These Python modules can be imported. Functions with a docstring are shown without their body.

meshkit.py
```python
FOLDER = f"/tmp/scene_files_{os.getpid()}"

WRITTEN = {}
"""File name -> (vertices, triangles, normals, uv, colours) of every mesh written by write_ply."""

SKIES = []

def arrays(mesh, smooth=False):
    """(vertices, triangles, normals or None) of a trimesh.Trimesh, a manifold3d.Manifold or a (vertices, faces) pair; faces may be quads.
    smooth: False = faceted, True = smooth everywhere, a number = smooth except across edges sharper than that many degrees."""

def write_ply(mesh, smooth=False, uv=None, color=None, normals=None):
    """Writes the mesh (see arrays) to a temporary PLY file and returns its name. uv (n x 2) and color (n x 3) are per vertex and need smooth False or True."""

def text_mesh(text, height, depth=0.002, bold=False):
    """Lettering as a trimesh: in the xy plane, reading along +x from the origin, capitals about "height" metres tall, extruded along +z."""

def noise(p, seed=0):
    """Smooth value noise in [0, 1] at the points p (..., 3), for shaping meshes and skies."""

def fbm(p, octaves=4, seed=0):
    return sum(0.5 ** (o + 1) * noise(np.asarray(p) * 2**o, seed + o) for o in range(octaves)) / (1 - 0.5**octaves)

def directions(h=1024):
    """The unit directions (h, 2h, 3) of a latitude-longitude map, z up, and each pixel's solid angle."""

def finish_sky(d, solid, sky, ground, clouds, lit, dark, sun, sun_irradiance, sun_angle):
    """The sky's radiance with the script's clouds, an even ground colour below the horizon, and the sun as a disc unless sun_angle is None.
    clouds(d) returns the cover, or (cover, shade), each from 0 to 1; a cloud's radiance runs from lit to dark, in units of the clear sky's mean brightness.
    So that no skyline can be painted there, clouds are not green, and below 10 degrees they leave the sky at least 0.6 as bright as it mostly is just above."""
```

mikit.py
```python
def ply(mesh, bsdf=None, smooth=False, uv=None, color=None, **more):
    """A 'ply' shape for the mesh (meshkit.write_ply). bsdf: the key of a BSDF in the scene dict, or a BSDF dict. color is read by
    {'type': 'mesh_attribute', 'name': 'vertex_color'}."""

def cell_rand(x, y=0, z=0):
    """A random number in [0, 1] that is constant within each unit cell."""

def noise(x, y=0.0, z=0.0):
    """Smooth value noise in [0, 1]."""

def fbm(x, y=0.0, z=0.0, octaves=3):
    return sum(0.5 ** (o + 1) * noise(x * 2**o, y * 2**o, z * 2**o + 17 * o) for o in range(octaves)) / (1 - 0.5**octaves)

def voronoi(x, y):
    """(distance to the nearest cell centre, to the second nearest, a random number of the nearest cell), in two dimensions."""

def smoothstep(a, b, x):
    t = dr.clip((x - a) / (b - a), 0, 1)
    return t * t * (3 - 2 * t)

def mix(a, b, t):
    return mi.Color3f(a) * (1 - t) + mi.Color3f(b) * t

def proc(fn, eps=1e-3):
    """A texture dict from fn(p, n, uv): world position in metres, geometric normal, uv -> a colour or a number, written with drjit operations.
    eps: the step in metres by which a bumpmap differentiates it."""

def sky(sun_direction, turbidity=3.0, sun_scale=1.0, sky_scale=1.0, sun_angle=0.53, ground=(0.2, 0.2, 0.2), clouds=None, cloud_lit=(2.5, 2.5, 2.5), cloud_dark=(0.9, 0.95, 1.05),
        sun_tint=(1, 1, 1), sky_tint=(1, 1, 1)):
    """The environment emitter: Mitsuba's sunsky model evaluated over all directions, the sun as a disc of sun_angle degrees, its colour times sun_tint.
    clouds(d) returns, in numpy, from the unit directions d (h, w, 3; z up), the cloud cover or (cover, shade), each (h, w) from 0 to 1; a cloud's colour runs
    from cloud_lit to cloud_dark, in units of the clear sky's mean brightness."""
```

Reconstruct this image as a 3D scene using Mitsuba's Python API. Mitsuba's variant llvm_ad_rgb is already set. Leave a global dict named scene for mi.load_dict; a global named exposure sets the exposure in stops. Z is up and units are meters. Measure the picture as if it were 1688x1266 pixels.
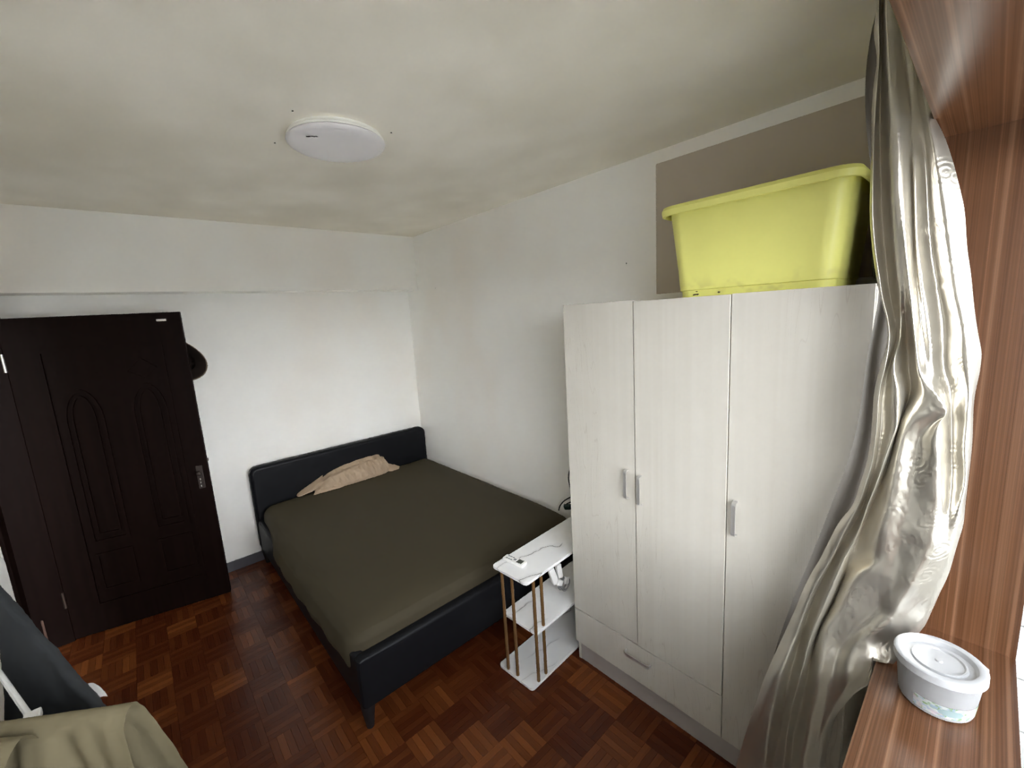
import math, random
import numpy as np, trimesh, manifold3d as m3, drjit as dr, mitsuba as mi
import mikit, meshkit
from shapely.geometry import Polygon, box as sbox
from shapely.ops import unary_union
from scipy.interpolate import RectBivariateSpline, PchipInterpolator, CubicSpline

T = mi.ScalarTransform4f
scene, labels = {}, {}

# ------------------------------------------------------------------ camera, sky, exposure
# metres: right wall is x = 0, headboard wall is y = 0, floor is z = 0, the window wall lies at y = -3.93
H = 2.77
EYE = [-2.2135, -4.0552, 1.9693]
FWD = np.array([0.652, 0.741, -0.162]); FWD /= np.linalg.norm(FWD)
scene['camera'] = {'type': 'perspective', 'fov': 2 * math.degrees(math.atan(844 / 701.1)), 'fov_axis': 'x', 'near_clip': 0.02, 'far_clip': 100.0,
    'to_world': T().look_at(origin=EYE, target=[EYE[i] + float(FWD[i]) for i in range(3)], up=[0.153, 0.082, 0.985])}
def overcast(d):
    return np.ones(d.shape[:2]), np.clip(d[..., 2] * 1.3, 0, 1) ** 0.7          # hazy overcast, brightest low down
scene['sky'] = mikit.sky([0.3, -0.8, 0.7], turbidity=4.0, sun_scale=0.0, sky_scale=1.0, ground=(0.42, 0.415, 0.40), clouds=overcast,
    cloud_lit=(1.46, 1.5, 1.54), cloud_dark=(0.55, 0.59, 0.65))
exposure = 6.98

# ------------------------------------------------------------------ materials
def lin(r, g, b):
    return [((c / 255) / 12.92 if c <= 10 else ((c / 255 + 0.055) / 1.055) ** 2.4) for c in (r, g, b)]
def rgb(c): return {'type': 'rgb', 'value': list(map(float, c))}
def two(b): return {'type': 'twosided', 'bsdf': b}
def mat(key, colour, rough=0.5, **kw):
    b = {'type': 'principled', 'base_color': colour if isinstance(colour, dict) else rgb(colour), 'roughness': rough, 'specular': kw.pop('specular', 0.4), **kw}
    scene[key] = two(b); return key
def bumped(key, colour, rough, fn, eps=1e-3, scale=1.0, **kw):
    b = {'type': 'principled', 'base_color': colour if isinstance(colour, dict) else rgb(colour), 'roughness': rough, 'specular': kw.pop('specular', 0.4), **kw}
    scene[key] = two({'type': 'bumpmap', 'arbitrary': mikit.proc(fn, eps), 'scale': scale, 'bsdf': b}); return key
noise, fbm, sstep, mix, crand, voronoi = mikit.noise, mikit.fbm, mikit.smoothstep, mikit.mix, mikit.cell_rand, mikit.voronoi

SQ, OX, OY = 0.1585, -1.0585, -2.5190      # parquet: squares of five strips
def parquet_fn(p, n, uv):
    u, v = (p.x - OX) / SQ, (p.y - OY) / SQ
    i, j = dr.floor(u), dr.floor(v)
    par = (i + j) - 2 * dr.floor((i + j) / 2)
    along = dr.select(par < 0.5, p.x, p.y); across = dr.select(par < 0.5, v - j, u - i)
    k = dr.floor(across * 5)
    r = crand(i, j, k); q = crand(i, j, 91)
    t = dr.clip(0.16 * r * r + 0.36 * q * q * q + 0.35 * r * r * q * q + 0.02, 0, 1)
    g = fbm(along * 9 + 40 * r, across * 60 + 7 * k, 3 * r, 3)
    f = noise(along * 30 + 20 * r, across * 300)
    c = mix((0.054, 0.0108, 0.0034), (0.215, 0.068, 0.020), dr.clip(t + 0.16 * (g - 0.5), 0, 1))
    return c * (0.86 + 0.28 * f)
mat('parquet_wood', mikit.proc(parquet_fn), 0.30, specular=0.32)
def walnut_fn(p, n, uv):
    a = p.x * 0.5 + p.z * 0.5
    w = p.y + 0.0016 * noise(a * 2.2, p.y * 8)
    b = fbm(w * 26, a * 0.6, 3.1, 2)
    s = noise(w * 120, a * 0.5, 7.0)
    s2 = noise(w * 620, a * 2.0, 2.0)
    l = sstep(0.60, 0.85, noise(w * 95 + 9, a * 0.45, 5.5)) + 0.5 * sstep(0.55, 0.9, noise(w * 300 + 3, a * 0.6, 2.5))
    c = mix((0.050, 0.0195, 0.0082), (0.098, 0.042, 0.0195), dr.clip(0.55 * b + 0.45 * s, 0, 1))
    c = mix(c, (0.22, 0.12, 0.068), 0.62 * dr.clip(l, 0, 1))
    return c * (0.82 + 0.36 * s2)
mat('walnut_laminate', mikit.proc(walnut_fn), 0.28, specular=0.4)
def ash_fn(p, n, uv):
    a = noise(p.y * 90, p.z * 1.6, p.x * 40)
    b = fbm(p.y * 14 + 0.5 * noise(p.y * 5, p.z * 1.5), p.z * 0.9, 0.0, 3)
    ring = dr.abs(dr.sin(40 * (b + 0.10 * p.y)))
    line = (1 - sstep(0.0, 0.16, ring)) * sstep(0.42, 0.6, noise(p.y * 3, p.z * 1.3, 4))
    c = mix((0.47, 0.438, 0.378), (0.545, 0.522, 0.472), dr.clip(0.25 + 0.35 * a + 0.25 * b, 0, 1))
    return mix(c, (0.375, 0.335, 0.278), 0.38 * line)
mat('washed_ash', mikit.proc(ash_fn), 0.42)
def marble_fn(p, n, uv):
    x, y = p.x + p.z * 0.7, p.y - p.z * 0.9
    w = 0.030 * (fbm(x * 9, y * 9, p.z * 5, 3) - 0.5)
    s = (y * 0.93 + x * 0.10) / 0.15 + w / 0.04 + 0.8 * noise(x * 2.1, y * 1.3, p.z * 3)
    d = dr.abs(s - dr.floor(s) - 0.5) * 0.125
    on = sstep(0.44, 0.62, noise(x * 7 + 3, y * 7, 1.5 + p.z))
    v = (1 - sstep(0.0, 0.0035, d)) * on
    soft = (1 - sstep(0.0, 0.02, d)) * on * 0.16
    c = mix((0.80, 0.80, 0.79), (0.72, 0.72, 0.72), fbm(x * 6, y * 6, 0.0, 3))
    return mix(c, (0.16, 0.155, 0.15), dr.clip(0.75 * v + soft, 0, 1))
mat('marble_board', mikit.proc(marble_fn), 0.22, specular=0.5)
def ceiling_fn(p, n, uv):
    a = fbm(p.x * 1.3 + 3, p.y * 1.3, 0.3, 3); b = fbm(p.x * 3.5, p.y * 2.6 + 9, 1.3, 3)
    t = sstep(0.30, 0.70, 0.62 * a + 0.38 * b)
    return mix((0.85, 0.82, 0.735), (0.70, 0.665, 0.57), t)
mat('ceiling_plaster', mikit.proc(ceiling_fn), 0.85, specular=0.15)
def wall_fn(p, n, uv):
    a = fbm(p.x * 2 + p.y * 2, p.z * 1.4, 0.7, 3)
    return mix((0.87, 0.865, 0.83), (0.85, 0.82, 0.765), sstep(0.35, 0.7, a))
def weave_fn(p, n, uv):
    return 0.00035 * noise((p.x + p.y) * 330, p.z * 150) + 0.0010 * noise((p.x + p.y) * 30, p.z * 30)
bumped('wall_paper', mikit.proc(wall_fn), 0.8, weave_fn, 0.0015, specular=0.15)
def cloth_bump(p, n, uv):
    return 0.0012 * noise(p.x * 46, p.y * 46, p.z * 46) + 0.004 * noise(p.x * 9, p.y * 9, p.z * 9)
def door_fn(p, n, uv):
    g = noise(p.x * 70 + p.y * 25, p.z * 2.2, p.y * 60)
    return mix((0.0048, 0.0020, 0.0015), (0.0086, 0.0035, 0.0027), g)
mat('dark_door_wood', mikit.proc(door_fn), 0.5, specular=0.05)
def satin_fn(p, n, uv):
    a, b, w = voronoi(uv.x * 12, uv.y * 12)
    r = dr.sin(a * 42) * sstep(0.58, 0.30, a) * dr.select(w > 0.30, 1.0, 0.0)
    leaf = dr.sin(420 * (uv.x + 0.012 * dr.sin(uv.y * 60))) * sstep(0.45, 0.6, noise(uv.x * 14, uv.y * 14)) * 0.3
    return 0.00022 * (r + leaf) + 0.00010 * noise(uv.x * 700, uv.y * 700)
bumped('champagne_satin', (0.55, 0.52, 0.455), 0.26, satin_fn, 0.0008, metallic=0.84, specular=0.5)
mat('lining_cloth', (0.17, 0.155, 0.135), 0.6, specular=0.3)
bumped('olive_sheet', (0.050, 0.0415, 0.0245), 0.75, cloth_bump, 0.002, 0.5, specular=0.2, sheen=0.15)
bumped('beige_cotton', (0.42, 0.315, 0.22), 0.85, cloth_bump, 0.002, 1.2, specular=0.12)
bumped('khaki_cotton', (0.150, 0.128, 0.078), 0.85, cloth_bump, 0.002, 0.8, specular=0.12)
bumped('charcoal_cloth', (0.034, 0.037, 0.040), 0.8, cloth_bump, 0.002, 0.6, specular=0.15)
bumped('black_cloth', (0.010, 0.010, 0.012), 0.8, cloth_bump, 0.002, 0.6, specular=0.2)
def leather_fn(p, n, uv):
    return 0.0007 * noise(p.x * 160, p.y * 160, p.z * 160) + 0.0025 * noise(p.x * 14, p.y * 14, p.z * 14)
bumped('black_leather', (0.0060, 0.0064, 0.0080), 0.45, leather_fn, 0.0015, specular=0.17)
mat('black_plastic', (0.012, 0.012, 0.013), 0.4)
mat('green_black_plastic', (0.012, 0.028, 0.022), 0.35)
def tub_fn(p, n, uv):
    g = sstep(0.55, 0.8, fbm(p.y * 20, p.z * 22, 2.0, 3)) * sstep(2.10, 2.00, p.z)
    return mix((0.70, 0.685, 0.195), (0.48, 0.44, 0.14), 0.5 * g)
mat('yellow_plastic', mikit.proc(tub_fn), 0.38)
mat('dirt', (0.06, 0.045, 0.02), 0.9)
mat('brushed_nickel', (0.60, 0.59, 0.57), 0.34, metallic=0.75)
mat('plinth_board', (0.36, 0.33, 0.31), 0.5)
mat('pale_floor_tile', (0.55, 0.54, 0.51), 0.4)
mat('gold_metal', (0.21, 0.115, 0.045), 0.36, metallic=0.45)
mat('bronze_metal', (0.16, 0.12, 0.10), 0.3, metallic=0.9)
mat('dark_bronze', (0.045, 0.034, 0.030), 0.4, metallic=0.5)
mat('steel', (0.55, 0.54, 0.52), 0.4, metallic=0.9)
mat('white_plastic', (0.76, 0.755, 0.73), 0.35)
mat('white_tube', (0.78, 0.78, 0.77), 0.3)
mat('grey_plastic', (0.20, 0.205, 0.21), 0.4)
mat('lcd', (0.050, 0.055, 0.045), 0.2)
mat('button_grey', (0.23, 0.25, 0.26), 0.5)
mat('lamp_acrylic', (0.745, 0.725, 0.745), 0.30)
mat('lamp_rim', (0.83, 0.825, 0.79), 0.3)
mat('speck_dark', (0.03, 0.028, 0.025), 0.8)
mat('patch_board', (0.50, 0.44, 0.365), 0.85, specular=0.15)
mat('skirting_paint', (0.075, 0.072, 0.078), 0.35)
mat('felt_brown', (0.020, 0.014, 0.011), 0.9, specular=0.15)
mat('hat_trim', (0.14, 0.105, 0.07), 0.8)
mat('tape_white', (0.62, 0.58, 0.54), 0.7)
mat('tile_white', (0.30, 0.305, 0.295), 0.25)
mat('grout', (0.40, 0.39, 0.37), 0.9)
mat('frame_white', (0.75, 0.75, 0.74), 0.4)
mat('label_white', (0.66, 0.67, 0.69), 0.7)
mat('jamb_light', (0.060, 0.030, 0.020), 0.5)
scene['pane_glass'] = {'type': 'thindielectric', 'int_ior': 1.5}
def pp_fn(p, n, uv):
    return mix((0.80, 0.80, 0.80), (0.70, 0.72, 0.72), noise(p.x * 60, p.y * 60, p.z * 30))
scene['frosted_plastic'] = two({'type': 'principled', 'base_color': rgb((0.31, 0.315, 0.32)), 'roughness': 0.25, 'specular': 0.45, 'spec_trans': 0.0})
scene['frosted_wall'] = {'type': 'principledthin', 'base_color': rgb((0.44, 0.44, 0.44)), 'roughness': 0.35, 'diff_trans': 0.9, 'spec_trans': 0.25, 'eta': 1.3}
def print_fn(p, n, uv):
    a = noise(uv.x * 26, uv.y * 5, 1.0); b = noise(uv.x * 40 + 5, uv.y * 7, 2.0); c = noise(uv.x * 15, uv.y * 4, 5.0)
    k = mix((0.27, 0.29, 0.28), (0.13, 0.19, 0.10), sstep(0.45, 0.75, a))
    k = mix(k, (0.17, 0.21, 0.29), 0.7 * sstep(0.55, 0.75, b))
    return mix(k, (0.33, 0.25, 0.27), 0.6 * sstep(0.6, 0.8, c))
mat('label_print', mikit.proc(print_fn), 0.35)
mat('oval_print', (0.16, 0.21, 0.21), 0.4)
mat('food_pink', (0.62, 0.45, 0.47), 0.7)
mat('food_green', (0.42, 0.55, 0.28), 0.7)

# ------------------------------------------------------------------ mesh helpers
cat_ = trimesh.util.concatenate
def tm(m):
    k = m.to_mesh(); return trimesh.Trimesh(np.array(k.vert_properties[:, :3]), np.array(k.tri_verts), process=False)
def box(x0, x1, y0, y1, z0, z1):
    m = trimesh.creation.box(extents=(x1 - x0, y1 - y0, z1 - z0)); m.apply_translation(((x0 + x1) / 2, (y0 + y1) / 2, (z0 + z1) / 2)); return m
def rbox(x0, x1, y0, y1, z0, z1, r=0.004, seg=12):
    s = m3.Manifold.sphere(r, seg)
    pts = [s.translate((x, y, z)) for x in (x0 + r, x1 - r) for y in (y0 + r, y1 - r) for z in (z0 + r, z1 - r)]
    return tm(m3.Manifold.batch_hull(pts))
def prism(poly, z0, z1):
    m = trimesh.creation.extrude_polygon(poly, z1 - z0); m.apply_translation((0, 0, z0)); return m
def tube(pts, r, n=10, closed=False, dense=True):
    p = np.asarray(pts, float)
    if dense and len(p) > 2:
        t = np.r_[0, np.cumsum(np.linalg.norm(np.diff(p, axis=0), axis=1))]
        cs = CubicSpline(t, p); p = cs(np.linspace(0, t[-1], max(8, 6 * len(p))))
    d = np.gradient(p, axis=0); d /= np.linalg.norm(d, axis=1, keepdims=True)
    a = np.cross(d[0], [0.31, 0.2, 0.93]); a /= np.linalg.norm(a); A = []
    for q in d:
        a = a - q * (a @ q); a /= np.linalg.norm(a); A.append(a.copy())
    A = np.array(A); B = np.cross(d, A); th = np.arange(n) * 2 * np.pi / n
    v = (p[:, None] + r * (np.cos(th)[None, :, None] * A[:, None] + np.sin(th)[None, :, None] * B[:, None])).reshape(-1, 3)
    f = []
    for i in range(len(p) - 1):
        for j in range(n):
            k = (j + 1) % n
            f += [(i * n + j, (i + 1) * n + k, i * n + k), (i * n + j, (i + 1) * n + j, (i + 1) * n + k)]
    c0, c1 = len(v), len(v) + 1
    v = np.vstack([v, p[0], p[-1]]); L = (len(p) - 1) * n
    for j in range(n):
        k = (j + 1) % n
        f += [(c0, j, k), (c1, L + k, L + j)]
    m = trimesh.Trimesh(v, f, process=False)
    if m.volume < 0: m.invert()
    return m
def lathe(prof, n=64, centre=(0, 0, 0)):
    p = np.asarray(prof, float); th = np.arange(n) * 2 * np.pi / n
    v = np.stack([p[:, None, 0] * np.cos(th), p[:, None, 0] * np.sin(th), np.repeat(p[:, 1:2], n, 1)], -1).reshape(-1, 3) + np.asarray(centre)
    f = []
    for i in range(len(p) - 1):
        for j in range(n):
            k = (j + 1) % n
            f += [(i * n + j, i * n + k, (i + 1) * n + k), (i * n + j, (i + 1) * n + k, (i + 1) * n + j)]
    return trimesh.Trimesh(v, f, process=False)
def grid(P):
    """(vertices, faces, uv) of a net of points P (rows, columns, 3)"""
    R, C = P.shape[:2]; i, j = np.meshgrid(np.arange(R - 1), np.arange(C - 1), indexing='ij'); a = (i * C + j).ravel()
    f = np.vstack([np.stack([a, a + C, a + C + 1], 1), np.stack([a, a + C + 1, a + 1], 1)])
    uu, vv = np.meshgrid(np.linspace(0, 1, C), np.linspace(0, 1, R)); return P.reshape(-1, 3), f, np.stack([uu.ravel(), vv.ravel()], 1)
def net(ctrl, R, C, rs=None, cs=None):
    """smooth surface through a net of control points"""
    c = np.asarray(ctrl, float); r0 = np.arange(c.shape[0]) if rs is None else np.asarray(rs, float); c0 = np.arange(c.shape[1]) if cs is None else np.asarray(cs, float)
    a, b = np.linspace(r0[0], r0[-1], R), np.linspace(c0[0], c0[-1], C)
    kr, kc = min(3, len(r0) - 1), min(3, len(c0) - 1)
    return np.stack([RectBivariateSpline(r0, c0, c[..., k], kx=kr, ky=kc)(a, b) for k in range(3)], -1)
def key_for(base):
    if base not in scene and base not in labels: return base
    k = 1
    while f'{base}_{k:03d}' in scene or f'{base}_{k:03d}' in labels: k += 1
    return f'{base}_{k:03d}'
def add(name, mesh, m, parent=None, smooth=35, label=None, **kw):
    k = key_for(f'{parent}__{name}' if parent else name)
    scene[k] = mikit.ply(mesh, m, smooth=smooth, **kw)
    if label: labels.setdefault(k, {})['label'] = label
    return k
def thing(name, label, cat, group=None):
    k = key_for(name); labels[k] = {'label': label, 'category': cat}
    if group: labels[k]['group'] = group
    return k
def struct(name, mesh, m, smooth=False, label=None):
    k = add(name, mesh, m, smooth=smooth); labels[k] = {'kind': 'structure'}
    if label: labels[k]['label'] = label
    return k

# ------------------------------------------------------------------ room shell
LX = -2.79                                              # left wall
struct('floor', box(-4.1, 0.2, -4.2, 0.2, -0.12, -0.008), 'dark_door_wood')
struct('ceiling', box(-4.1, 0.2, -4.2, 0.2, H, H + 0.12), 'ceiling_plaster')
struct('wall_back', box(-4.1, 0.2, 0.0, 0.15, -0.05, H + 0.02), 'wall_paper')
struct('trim_1', rbox(LX - 0.02, 0.01, -0.203, 0.02, 2.265, H + 0.03, 0.004), 'wall_paper', smooth=35, label='white boxed beam above the headboard wall')
struct('wall_right', box(0.0, 0.15, -4.2, 0.2, -0.05, H + 0.02), 'wall_paper')
D0, D1, DH = -0.13, -1.06, 2.135                      # doorway in the left wall
struct('wall_left', cat_([box(LX - 0.15, LX, D0 + 0.01, 0.05, -0.05, H + 0.02), box(LX - 0.15, LX, -4.2, D1 - 0.01, -0.05, H + 0.02), box(LX - 0.15, LX, D1 - 0.01, D0 + 0.01, DH + 0.03, H + 0.02)]), 'wall_paper')
WX0, WX1, WZ0, WZ1, WY = -2.45, -0.566, 0.969, 2.352, -3.93    # window opening
k = struct('wall_window', cat_([box(-2.9, 0.1, -4.17, WY, -0.05, WZ0 - 0.03), box(-2.9, 0.1, -4.17, WY, WZ1 + 0.018, H + 0.02),
    box(WX1 + 0.018, 0.1, -4.17, WY, WZ0 - 0.03, WZ1 + 0.018), box(-2.95, WX0 - 0.018, -4.17, WY, WZ0 - 0.03, WZ1 + 0.018)]), 'wall_paper')
# the corridor beyond the door
struct('wall_corridor', cat_([box(-4.2, -4.05, -3.2, 0.1, -0.05, H + 0.02)]), 'wall_paper')
# wooden window box
w = 'window_1'; labels[w] = {'kind': 'structure'}
add('sill_board', rbox(WX0 - 0.018, WX1 + 0.019, -4.172, WY + 0.012, WZ0 - 0.028, WZ0, 0.001), 'walnut_laminate', w)
add('jamb_board', rbox(WX1, WX1 + 0.019, -4.172, WY + 0.002, WZ0 - 0.004, WZ1 + 0.016, 0.001), 'walnut_laminate', w)
add('jamb_board', rbox(WX0 - 0.019, WX0, -4.172, WY + 0.002, WZ0 - 0.004, WZ1 + 0.016, 0.001), 'walnut_laminate', w)
add('soffit_board', rbox(WX0 - 0.018, WX1 + 0.018, -4.172, WY + 0.002, WZ1, WZ1 + 0.019, 0.001), 'walnut_laminate', w)
fr = cat_([box(WX0, WX0 + 0.05, -4.235, -4.175, WZ0, WZ1), box(WX0, WX1, -4.235, -4.175, WZ1 - 0.04, WZ1)])
fk = add('frame', fr, 'frame_white', w, smooth=False)
# sash swung open outwards at the far end of the opening
sx = WX0 + 0.03
sk = add('sash', cat_([box(sx, sx + 0.03, -4.80, -4.76, WZ0 + 0.03, WZ1 - 0.04), box(sx, sx + 0.03, -4.28, -4.24, WZ0 + 0.03, WZ1 - 0.04),
    box(sx, sx + 0.03, -4.80, -4.24, WZ0 + 0.03, WZ0 + 0.07), box(sx, sx + 0.03, -4.80, -4.24, WZ1 - 0.08, WZ1 - 0.04)]), 'frame_white', w, smooth=False)
add('pane', trimesh.Trimesh(np.array([[sx + 0.015, -4.76, WZ0 + 0.07], [sx + 0.015, -4.28, WZ0 + 0.07], [sx + 0.015, -4.28, WZ1 - 0.08], [sx + 0.015, -4.76, WZ1 - 0.08]]), [[0, 1, 2], [0, 2, 3]], process=False), 'pane_glass', sk, smooth=False)
# the narrow tiled balcony outside the window
BX0, BX1, BY, BZ = -3.15, WX1 + 0.036, -4.98, 2.62
struct('wall_balcony', cat_([box(BX1 + 0.008, BX1 + 0.12, BY, -4.165, -0.05, BZ), box(BX0 - 0.12, BX0, BY, -4.165, -0.05, BZ), box(BX0, BX1 + 0.008, BY, BY + 0.10, -0.05, 0.85)]), 'grout')
struct('ceiling_balcony', box(BX0 - 0.12, BX1 + 0.12, BY, -4.165, BZ, BZ + 0.12), 'wall_paper')
struct('floor_balcony', box(BX0 - 0.12, BX1 + 0.12, BY, -4.165, -0.15, -0.05), 'pale_floor_tile')
for i in range(12):
    for j in range(6):
        y1, z0 = -4.172 - j * 0.18, 0.42 + i * 0.158
        add('tile', rbox(BX1 - 0.001, BX1 + 0.009, max(BY, y1 - 0.1775), y1, z0, z0 + 0.1555, 0.001, 8), 'tile_white', 'wall_balcony')

struct('baseboard_back', rbox(LX, 0.0, -0.013, 0.002, 0, 0.083, 0.003), 'skirting_paint', smooth=35)
struct('baseboard_right', rbox(-0.013, 0.002, -3.93, -0.013, 0, 0.083, 0.003), 'skirting_paint', smooth=35)
struct('baseboard_left', rbox(LX - 0.002, LX + 0.013, -3.93, D1 - 0.1, 0, 0.083, 0.003), 'skirting_paint', smooth=35)
# greyish-brown board on the upper right wall, three dark nail heads in the ceiling, two in the right wall
add('board', rbox(-0.004, 0.001, -3.90, -2.80, 2.03, 2.705, 0.0015), 'patch_board', 'wall_right', label='greyish brown bare board above the wardrobe')
for x, y in ((-1.629, -2.241), (-1.242, -2.265), (-1.61, -1.898)):
    add('nail', lathe([(0, H - 0.0035), (0.0035, H - 0.002), (0.0035, H + 0.001)], 10, (x, y, 0)), 'speck_dark', 'ceiling')
for y, z in ((-2.61, 2.219), (-0.533, 2.251)):
    m = trimesh.creation.icosphere(2, 0.0045); m.apply_scale((0.5, 1, 1)); m.apply_translation((-0.001, y, z)); add('nail', m, 'speck_dark', 'wall_right')

# parquet: every strip a chamfered block
def strip_mesh(items):
    V, F = [], []
    for (x0, x1, y0, y1) in items:
        g, c = 0.0002, 0.0005; b = len(V) * 8
        x0 += g; x1 -= g; y0 += g; y1 -= g
        V.append([[x0, y0, -0.009], [x1, y0, -0.009], [x1, y1, -0.009], [x0, y1, -0.009], [x0 + c, y0 + c, 0], [x1 - c, y0 + c, 0], [x1 - c, y1 - c, 0], [x0 + c, y1 - c, 0]])
        F += [[b + q for q in t] for t in ((4, 5, 6), (4, 6, 7), (0, 1, 5), (0, 5, 4), (1, 2, 6), (1, 6, 5), (2, 3, 7), (2, 7, 6), (3, 0, 4), (3, 4, 7), (0, 2, 1), (0, 3, 2))]
    return trimesh.Trimesh(np.array(V, float).reshape(-1, 3), F, process=False)
RT = np.cross(FWD, [0.153, 0.082, 0.985]); RT /= np.linalg.norm(RT); UPV = np.cross(RT, FWD)
def shown(x, y, z=0.0):
    d = np.array([x, y, z]) - EYE; q = d @ FWD
    if q <= 0.1: return 0.0
    u, v = 844 + 701.1 * (d @ RT) / q, 633 - 701.1 * (d @ UPV) / q
    if not (-10 < u < 1698 and -10 < v < 1276): return 0.0
    if x > -1.66 and y > -2.21: return 0.0                                 # under the bed
    if x > -0.56 and y < -2.62: return 0.0                                 # under the wardrobe
    if x > -0.93 and -2.62 < y < -2.33: return 0.0                         # under the side table
    if u < 190 and v > 1060: return 0.0
    return (1.969) / q ** 3
strips = []
i0, i1, j0, j1 = math.floor((LX - 0.16 - OX) / SQ), math.floor((0 - OX) / SQ), math.floor((WY - OY) / SQ), math.floor((0 - OY) / SQ)
for i in range(i0, i1 + 1):
    for j in range(j0, j1 + 1):
        for k in range(5):
            a, b, w5 = OX + i * SQ, OY + j * SQ, SQ / 5
            r = (a, a + SQ, b + k * w5, b + (k + 1) * w5) if (i + j) % 2 == 0 else (a + k * w5, a + (k + 1) * w5, b, b + SQ)
            r = (max(r[0], LX - 0.15), min(r[1], 0.0), max(r[2], WY), min(r[3], 0.0))
            if r[1] - r[0] < 0.004 or r[3] - r[2] < 0.004: continue
            cx, cy = (r[0] + r[1]) / 2, (r[2] + r[3]) / 2
            strips.append((shown(cx, cy) * (r[1] - r[0]) * (r[3] - r[2]), r))
strips.sort(key=lambda s: -s[0])
for s, r in strips[:300]: add('parquet_strip', strip_mesh([r]), 'parquet_wood', 'floor', smooth=False)
sk = add('parquet_field', strip_mesh([r for s, r in strips[300:]]), 'parquet_wood', 'floor', smooth=False)
labels[sk] = {'kind': 'stuff'}

# ------------------------------------------------------------------ door and its frame
frame = cat_([rbox(LX - 0.160, LX + 0.004, D0 - 0.028, D0 + 0.012, 0, DH + 0.028, 0.002), rbox(LX - 0.165, LX + 0.004, D1 - 0.012, D1 + 0.028, 0, DH + 0.028, 0.002), rbox(LX - 0.165, LX + 0.004, D1, D0, DH, DH + 0.028, 0.002),
    rbox(LX - 0.003, LX + 0.014, D0 - 0.006, D0 + 0.09, 0, DH + 0.10, 0.004), rbox(LX - 0.003, LX + 0.014, D1 - 0.09, D1 + 0.006, 0, DH + 0.10, 0.004), rbox(LX - 0.003, LX + 0.014, D1 - 0.09, D0 + 0.09, DH + 0.015, DH + 0.10, 0.004)])
d1 = 'door_1'; labels[d1] = {'kind': 'structure', 'label': 'dark brown wooden panelled door standing open'}
fk = add('door_frame', frame, 'dark_door_wood', d1)
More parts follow.
